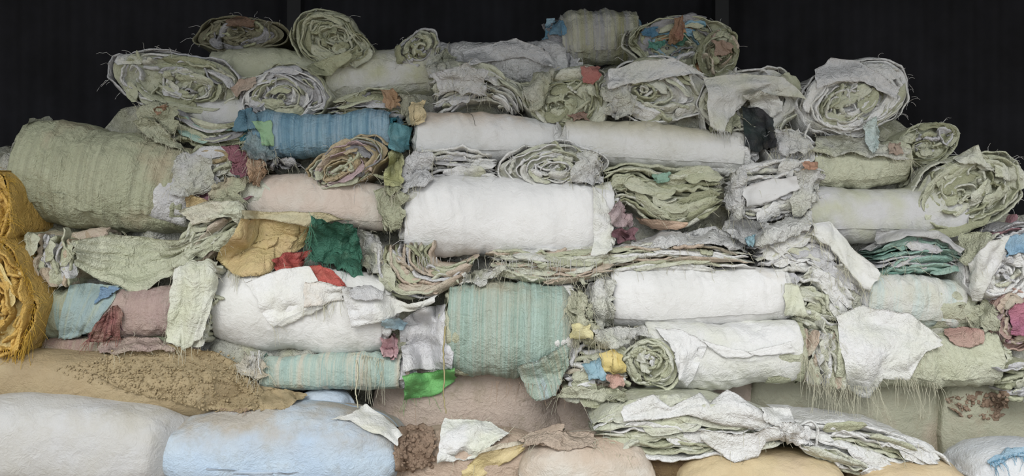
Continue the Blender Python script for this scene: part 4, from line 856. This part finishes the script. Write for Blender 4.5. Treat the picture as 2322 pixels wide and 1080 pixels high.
drape(wl, [(690, 640), (740, 640), (790, 655)], [(690, 700), (740, 690), (775, 680)], cloth('d9cdbd', 'd8d8d4', bump=.5, dust=.4, dustc='cdb59c'), wr=.008, lift=.02, fray=14)
drape(None, [(775, 650), (850, 655), (930, 690), (1000, 672)], [(795, 745), (850, 735), (900, 712), (960, 700)], cloth('d4d4d4', 'cfcfc4', bump=.35), 'white pointed flap spread out below the nested U sheets', name='draped_sheet', wr=.009, lift=.05, slack=.04)
drape(None, [(790, 655), (840, 650), (870, 662)], [(800, 680), (840, 682), (865, 680)], gr, 'small grey folded sheet under the dark green sack corner', name='draped_sheet', wr=.008, lift=.03)
settle()
# white panel with the bright green border
drape(None, [(905, 735), (950, 700), (1015, 690)], [(912, 845), (960, 840), (1030, 838)], cloth('d6d6d6', 'cfcfd4', bump=.5), 'white sack panel standing left of the striped bundle', name='empty_sack', cat='sack', wr=.008, lift=.02)
drape(None, [(914, 848), (970, 845), (1032, 836)], [(916, 908), (960, 902), (1000, 890), (1030, 865)], GREEN, 'bright green sack border hanging at the lower centre', name='empty_sack', cat='sack', wr=.006, lift=.03, fray=10, thr=solid('thread_lime', '7fc070'), slack=.03)
drape(None, [(860, 725), (900, 720), (925, 735)], [(870, 745), (900, 748), (922, 742)], cloth('9fc0d0', 'aecbd6'), 'light blue scrap above the white sack panel', name='blue_scrap', cat='scrap', wr=.006)
drape(None, [(862, 765), (905, 755)], [(868, 812), (900, 820)], cloth('c79aa2', 'c29c9c', bump=.4), 'pink scrap left of the white sack panel', name='pink_scrap', cat='scrap', wr=.01, lift=.02)
# the hanging corner of the striped bundle
drape(gs, [(1175, 830), (1230, 812), (1290, 780)], [(1195, 895), (1215, 910), (1262, 895), (1288, 830)], cloth('a3b5a0', 'a3b5b8', stripes=('8fa898', 'b3b59c'), sfreq=60, bump=.5), name='hanging_corner', wr=.01, lift=.025, slack=.03)

# centre and right: flaps and scraps
drape(big, [(1340, 420), (1365, 440), (1390, 480)], [(1345, 585), (1375, 580), (1395, 545)], cloth('d8d8d8', 'd0d2c4', bump=.4), wr=.01, lift=.012)
drape(None, [(1375, 470), (1405, 455), (1425, 475)], [(1385, 505), (1410, 520), (1432, 510)], PK(), 'pink scrap at the left of the swirling sage bundle', name='pink_scrap', cat='scrap', wr=.012)
drape(None, [(1392, 522), (1440, 515)], [(1398, 550), (1438, 545)], MA(), 'maroon scrap right of the largest white roll', name='maroon_scrap', cat='scrap', wr=.006, lift=.03)
drape(None, [(1442, 490), (1500, 500), (1560, 505)], [(1450, 505), (1500, 522), (1555, 515)], cloth('c9a78a', 'c4a890', bump=.4), 'peach sheet edge under the swirling sage bundle', name='draped_sheet', wr=.005, lift=.03)
drape(None, [(1475, 398), (1500, 390), (1520, 395)], [(1480, 412), (1505, 414), (1518, 408)], cloth('8ab09c', '6f9f8c'), 'small teal scrap on top of the swirling sage bundle', name='teal_scrap', cat='scrap', wr=.008)
drape(None, [(1690, 425), (1740, 408), (1808, 400)], [(1690, 470), (1745, 458), (1815, 428)], cloth('c9c9c9', 'd0d0d0', bump=.12), 'smooth grey-white panel on the folded white parcel', name='draped_sheet', wr=.003, lift=.015)
drape(None, [(1840, 505), (1880, 500), (1930, 560), (1990, 610)], [(1850, 540), (1880, 560), (1930, 625), (1975, 665)], cloth('d6d6d6', 'cfd0c8', bump=.25), 'white sheet strip slanting down across the right middle', name='draped_sheet', wr=.010, jag=5, lift=.03, fray=60, edge='S', slack=.04)
drape(None, [(1690, 540), (1715, 530)], [(1695, 560), (1712, 558)], cloth('9fc6d2', '8fbccc'), 'light blue scrap in the white heap at right', name='blue_scrap', cat='scrap', wr=.006)
drape(None, [(1985, 525), (2060, 518), (2130, 525), (2190, 565)], [(1990, 555), (2060, 535), (2130, 540), (2180, 575)], cloth('a9a9ab', 'b5b5b0', bump=.3), 'grey hood sheet over the teal folded sheets', name='draped_sheet', wr=.005, lift=.04)
drape(None, [(1900, 715), (1960, 695), (2060, 710), (2135, 765)], [(1925, 880), (1970, 905), (2000, 860), (2060, 865), (2100, 800), (2138, 785)], cloth('d9d9d9', 'd3d4ca', bump=.45), 'white sheet with ragged corners draped over the right sage roll', name='draped_sheet', wr=.01, lift=.02, fray=44, folds=2, slack=.04)
drape(srl, [(2140, 745), (2190, 738), (2235, 752)], [(2150, 775), (2190, 790), (2232, 782)], cloth('b58a80', 'b99c8c', bump=.6), label='faded red patch', name='red_patch', wr=.006, lift=.01)
drape(None, [(2275, 540), (2330, 530)], [(2280, 580), (2330, 575)], cloth('7aa5c4', '93b4c8'), 'blue sheet on the white bundle at the right edge', name='blue_scrap', cat='scrap', wr=.006)
drape(None, [(2195, 600), (2240, 550), (2290, 535)], [(2200, 680), (2225, 685), (2270, 600)], cloth('cfcfcf', 'c6c7bc', bump=.3), 'white sheet hanging left of the blue topped bundle', name='draped_sheet', wr=.006, lift=.03)
drape(None, [(2285, 700), (2330, 685)], [(2300, 760), (2330, 760)], cloth('a35f80', 'b06a7c'), 'magenta scrap at the right edge', name='magenta_scrap', cat='scrap', wr=.008)
drape(None, [(1780, 640), (1810, 645), (1835, 720)], [(1785, 715), (1800, 715), (1838, 724)], cloth('c6c9ae', 'cdd0c0', bump=.3), 'sage pointed flap at the right end of the torn white roll', name='draped_sheet', wr=.005, lift=.015)
drape(wr2, [(1480, 745), (1540, 745), (1600, 780)], [(1530, 800), (1540, 860), (1560, 880)], cloth('dadada', 'd6d6d4', bump=.35), wr=.006, lift=.012)
drape(wr2, [(1590, 775), (1690, 800), (1790, 775)], [(1640, 810), (1700, 812), (1800, 800)], cloth('dcdcdc', 'd8d8d6', bump=.3), name='overlap', wr=.005, lift=.012)
drape(None, [(1365, 800), (1390, 795), (1415, 805)], [(1365, 845), (1390, 850), (1418, 842)], cloth('dcc76a', 'd6c074', bump=.2), 'yellow rounded scrap right of the striped bundle', name='yellow_scrap', cat='scrap', wr=.004, bulge=.03, lift=.02)
drape(None, [(1325, 825), (1360, 812)], [(1335, 860), (1372, 860)], cloth('7fa8b8', 'a8c0cc', bump=.4), 'blue scrap beside the yellow rounded scrap', name='blue_scrap', cat='scrap', wr=.01, lift=.015)
drape(None, [(1378, 850), (1412, 850)], [(1380, 880), (1410, 878)], cloth('c3988a', 'c9a492'), 'peach scrap below the yellow rounded scrap', name='peach_scrap', cat='scrap', wr=.006, lift=.02)
drape(None, [(1298, 735), (1345, 738)], [(1298, 765), (1345, 768)], cloth('d2c98c', 'd6cf9c', bump=.3), 'pale yellow scrap right of the striped bundle top', name='yellow_scrap', cat='scrap', wr=.005, lift=.02)
# upper flaps
drape(None, [(880, 345), (905, 335), (912, 360)], [(870, 420), (890, 425), (912, 415)], cloth('b5b678', 'a9ab7c', bump=.6), 'yellowish green sheet right of the colourful roll', name='draped_sheet', wr=.014, lift=.02)
drape(None, [(880, 280), (905, 278), (930, 290)], [(885, 340), (905, 345), (925, 338)], cloth('4f8a94', '6297a0', bump=.4), 'teal sheet end sticking out right of the blue roll', name='draped_sheet', wr=.008, lift=.02)
drape(None, [(540, 258), (565, 245), (580, 262)], [(525, 295), (550, 300), (585, 290)], cloth('4a7488', '5c8496', bump=.5), 'deep blue crumpled sheet end left of the blue roll', name='draped_sheet', wr=.014, lift=.02)
drape(None, [(572, 278), (620, 274)], [(598, 330), (622, 332)], cloth('7fa87c', '8cb28c', bump=.3), 'green sheet wrapped round the left end of the blue roll', name='draped_sheet', wr=.004, lift=.008)
drape(None, [(935, 235), (970, 225)], [(930, 285), (962, 280)], cloth('cdb884', 'd0bd90'), 'pale ochre scrap above the white roll beside the blue roll', name='ochre_scrap', cat='scrap', wr=.008, lift=.02)
drape(None, [(1318, 152), (1340, 148), (1362, 150)], [(1322, 185), (1340, 194), (1358, 180)], cloth('a5625a', 'a07468'), 'red scrap above the sage roll with a reddish core', name='red_scrap', cat='scrap', wr=.006, lift=.02)
drape(None, [(1290, 260), (1330, 250)], [(1298, 275), (1335, 272)], cloth('96796a', '8e7365'), 'reddish scrap in the core of the arched sage roll', name='red_scrap', cat='scrap', wr=.01, lift=.0)
drape(None, [(530, 200), (550, 178), (580, 175)], [(540, 220), (560, 208), (578, 195)], cloth('ad9482', 'b3a08e'), 'peach scrap left of the coiled white roll', name='peach_scrap', cat='scrap', wr=.008, lift=.02)
drape(None, [(345, 245), (380, 232)], [(352, 258), (385, 250)], cloth('97785a', '8f6f58'), 'orange scrap below the upper left bundle', name='orange_scrap', cat='scrap', wr=.008, lift=.015)
drape(None, [(865, 205), (890, 200), (905, 215)], [(868, 240), (885, 250), (905, 240)], cloth('a88560', 'a3886c'), 'orange scrap in the flattened bundle above the blue roll', name='orange_scrap', cat='scrap', wr=.012, lift=.03)
drape(None, [(515, 45), (550, 35), (580, 45)], [(515, 62), (550, 60), (580, 62)], cloth('7a5a3c', '6c5544'), 'rusty sheet on the dark olive roll at the far left summit', name='draped_sheet', wr=.006, lift=.01)
drape(None, [(1248, 52), (1275, 42), (1285, 55)], [(1245, 78), (1270, 82), (1283, 78)], cloth('4f7f9c', '5f8aa2'), 'blue scrap at the left end of the striped summit roll', name='blue_scrap', cat='scrap', wr=.012, lift=.02)
drape(None, [(1525, 42), (1550, 35), (1558, 60)], [(1515, 95), (1530, 100), (1545, 92)], cloth('8c5f4c', '87704f'), 'rust coloured scrap inside the open summit roll', name='rust_scrap', cat='scrap', wr=.01, lift=.02)
drape(None, [(1455, 65), (1490, 60)], [(1460, 82), (1485, 85)], cloth('3f6f8c', '4a7f9a'), 'blue scrap inside the open summit roll', name='blue_scrap', cat='scrap', wr=.01, lift=.02)
drape(None, [(1470, 95), (1505, 93)], [(1472, 112), (1502, 112)], cloth('3f8070', '4c8c7c'), 'teal scrap inside the open summit roll', name='teal_scrap', cat='scrap', wr=.01, lift=.02)
drape(None, [(1615, 95), (1640, 92), (1662, 100)], [(1620, 125), (1640, 130), (1660, 120)], cloth('98806e', '927a6a'), 'peach scrap on the small roll right of the open summit roll', name='peach_scrap', cat='scrap', wr=.008, lift=.015)
drape(None, [(690, 150), (740, 135), (790, 112)], [(715, 172), (745, 175), (800, 128)], cloth('a9ac8a', 'a3a684', bump=.5), 'sage tail hanging from the rosette roll', name='draped_sheet', wr=.008, lift=.04)
drape(hood, [(1600, 180), (1690, 165), (1780, 175), (1830, 225)], [(1610, 290), (1640, 300), (1665, 250), (1690, 205)], cloth('bcbda6', 'c6c6c2', bump=.4), name='hood_sheet', wr=.01, lift=.05)
drape(hood, [(1690, 215), (1730, 205), (1770, 220)], [(1705, 260), (1735, 270), (1775, 255)], cloth('cdcdcb', 'c3c4ae', bump=.5), name='inner_sheet', wr=.012, lift=.05)
drape(None, [(1680, 245), (1720, 242), (1752, 268)], [(1690, 332), (1718, 346), (1765, 335)], cloth('2b3a38', '2f2f33', bump=.3), 'black and dark teal sheet standing in for shade in the hollow of the hooded bundle', name='hollow_shade', wr=.01, lift=.02)  # shade of the hollow, painted as a dark sheet
drape(None, [(1960, 285), (1985, 262), (1995, 300)], [(1968, 340), (1978, 350), (1992, 335)], cloth('c6cdcc', 'b5cac6'), 'white and pale teal tongue hanging from the large white roll', name='draped_sheet', wr=.006, lift=.04)
drape(None, [(2160, 360), (2220, 328), (2225, 365)], [(2180, 372), (2215, 370), (2260, 395)], cloth('c6c8b4', 'c9c9c4'), 'pointed white corner sticking up from the right rosette roll', name='draped_sheet', wr=.005, lift=.02)
drape(None, [(2015, 325), (2045, 322)], [(2018, 352), (2048, 350)], cloth('a5907f', 'a08c7c'), 'pinkish scrap right of the tongue of the large white roll', name='pink_scrap', cat='scrap', wr=.006)
drape(None, [(1820, 370), (1850, 366)], [(1822, 384), (1852, 384)], cloth('b98a6c', 'b3846a'), 'orange tie on the white gathered bundle', name='tie_band', cat='tie', wr=.008, lift=.02)
drape(None, [(1050, 118), (1120, 100), (1170, 85), (1240, 115)], [(1060, 150), (1130, 135), (1190, 130), (1270, 160)], cloth('c0c0c2', 'c9c9c9', bump=.6), 'grey-white sheet rumpled over the white roll near the top centre', name='draped_sheet', wr=.014, lift=.02, y=None)
drape(None, [(1380, 165), (1440, 140), (1520, 132), (1600, 165)], [(1385, 205), (1430, 190), (1490, 180), (1510, 175)], cloth('cfcfcf', 'c9cac2', bump=.5), 'white sheet over the roll with the pale rosette', name='draped_sheet', wr=.012, lift=.03)
drape(None, [(1850, 160), (1890, 130), (1950, 140), (2040, 200)], [(1850, 200), (1900, 185), (1960, 185), (2030, 225)], cloth('c9c9ca', 'cfcfcf', bump=.6), 'white sheet lapped over the top of the large white roll', name='draped_sheet', wr=.012, lift=.03)
settle()
# ravelled threads on edges
fringe(gs, [(1080, 862), (1180, 868), (1285, 875)], 26, .07, solid('thread_tan', 'b59c86'))
fringe(srl, [(1830, 865), (1900, 872), (1990, 878)], 60, .14)
fringe(srl, [(2030, 855), (2080, 862), (2130, 870)], 36, .12)
fringe(wr2, [(1820, 800), (1850, 840), (1880, 860)], 40, .12)
fringe(mus, [(60, 745), (75, 760), (95, 770)], 30, .16, THY(), .002, .2)
fringe(mus, [(10, 790), (40, 795), (70, 790)], 40, .10, THY(), .0016, .3)
fringe(wl, [(560, 795), (590, 800), (600, 805)], 26, .12, THW(), .0015, .15)
fringe(wl, [(800, 800), (825, 805), (870, 815)], 40, .14, THR(), .0015, .15)
fringe(ys, [(515, 612), (530, 622), (545, 625)], 22, .06, None, .0013, .2)
fringe(big, [(920, 580), (1100, 588), (1380, 588)], 70, .06, THW())
fringe(hood, [(1615, 290), (1660, 300), (1690, 310)], 30, .06, THW())
fringe(tb, [(1345, 1000), (1400, 1030), (1440, 1035)], 24, .06)
fringe(dg, [(705, 500), (700, 550), (705, 590)], 50, .06, solid('thread_green', '5f9a80'), .0013, .8)
fringe(ts, [(500, 925), (530, 930), (560, 925)], 40, .05, solid('thread_tan', 'b59c86'), .0014, .9)
fringe(cs, [(2240, 1050), (2280, 1035), (2320, 1025)], 30, .03, solid('thread_blue', '6fa8c8'), .0014, .9)
# strings
twine('thin string curving down over the lower brown sacks', [(1140, 905), (1155, 940), (1158, 985), (1150, 1010)], .002, solid('thread_tan', 'b59c86'))
twine('knotted cream string hanging left of the striped bundle', [(1010, 740), (1005, 790), (1008, 850), (1004, 900), (1012, 938)], .006, solid('cord_cream', 'b8ac80'), hang=True)
twine('cream cord hanging beneath the faded teal striped roll', [(808, 815), (812, 850), (806, 890), (812, 925)], .006, solid('cord_pale', 'cfcbb0'), hang=True)
twine('white threads hanging from the big white roll onto the soil', [(588, 795), (586, 830), (592, 850)], .006, THW(), hang=True)
twine('string across the big white roll', [(620, 742), (650, 722), (690, 705), (735, 690)], .0018, THW())
twine('dark string lying on the white roll beside the blue roll', [(1060, 255), (1072, 262), (1078, 285)], .0022, solid('thread_dark', '6f6a60'))
twine('string lying above the largest white roll in the fanned sheets', [(1070, 355), (1062, 378), (1048, 395)], .002, THW())
twine('string curling on the lower white roll', [(1580, 795), (1590, 780), (1610, 790), (1650, 815), (1700, 822), (1790, 800)], .002, THW())
twine('string hanging below the bright green sack border', [(940, 905), (942, 930), (943, 965)], .0016, solid('thread_tan', 'b59c86'), hang=True)
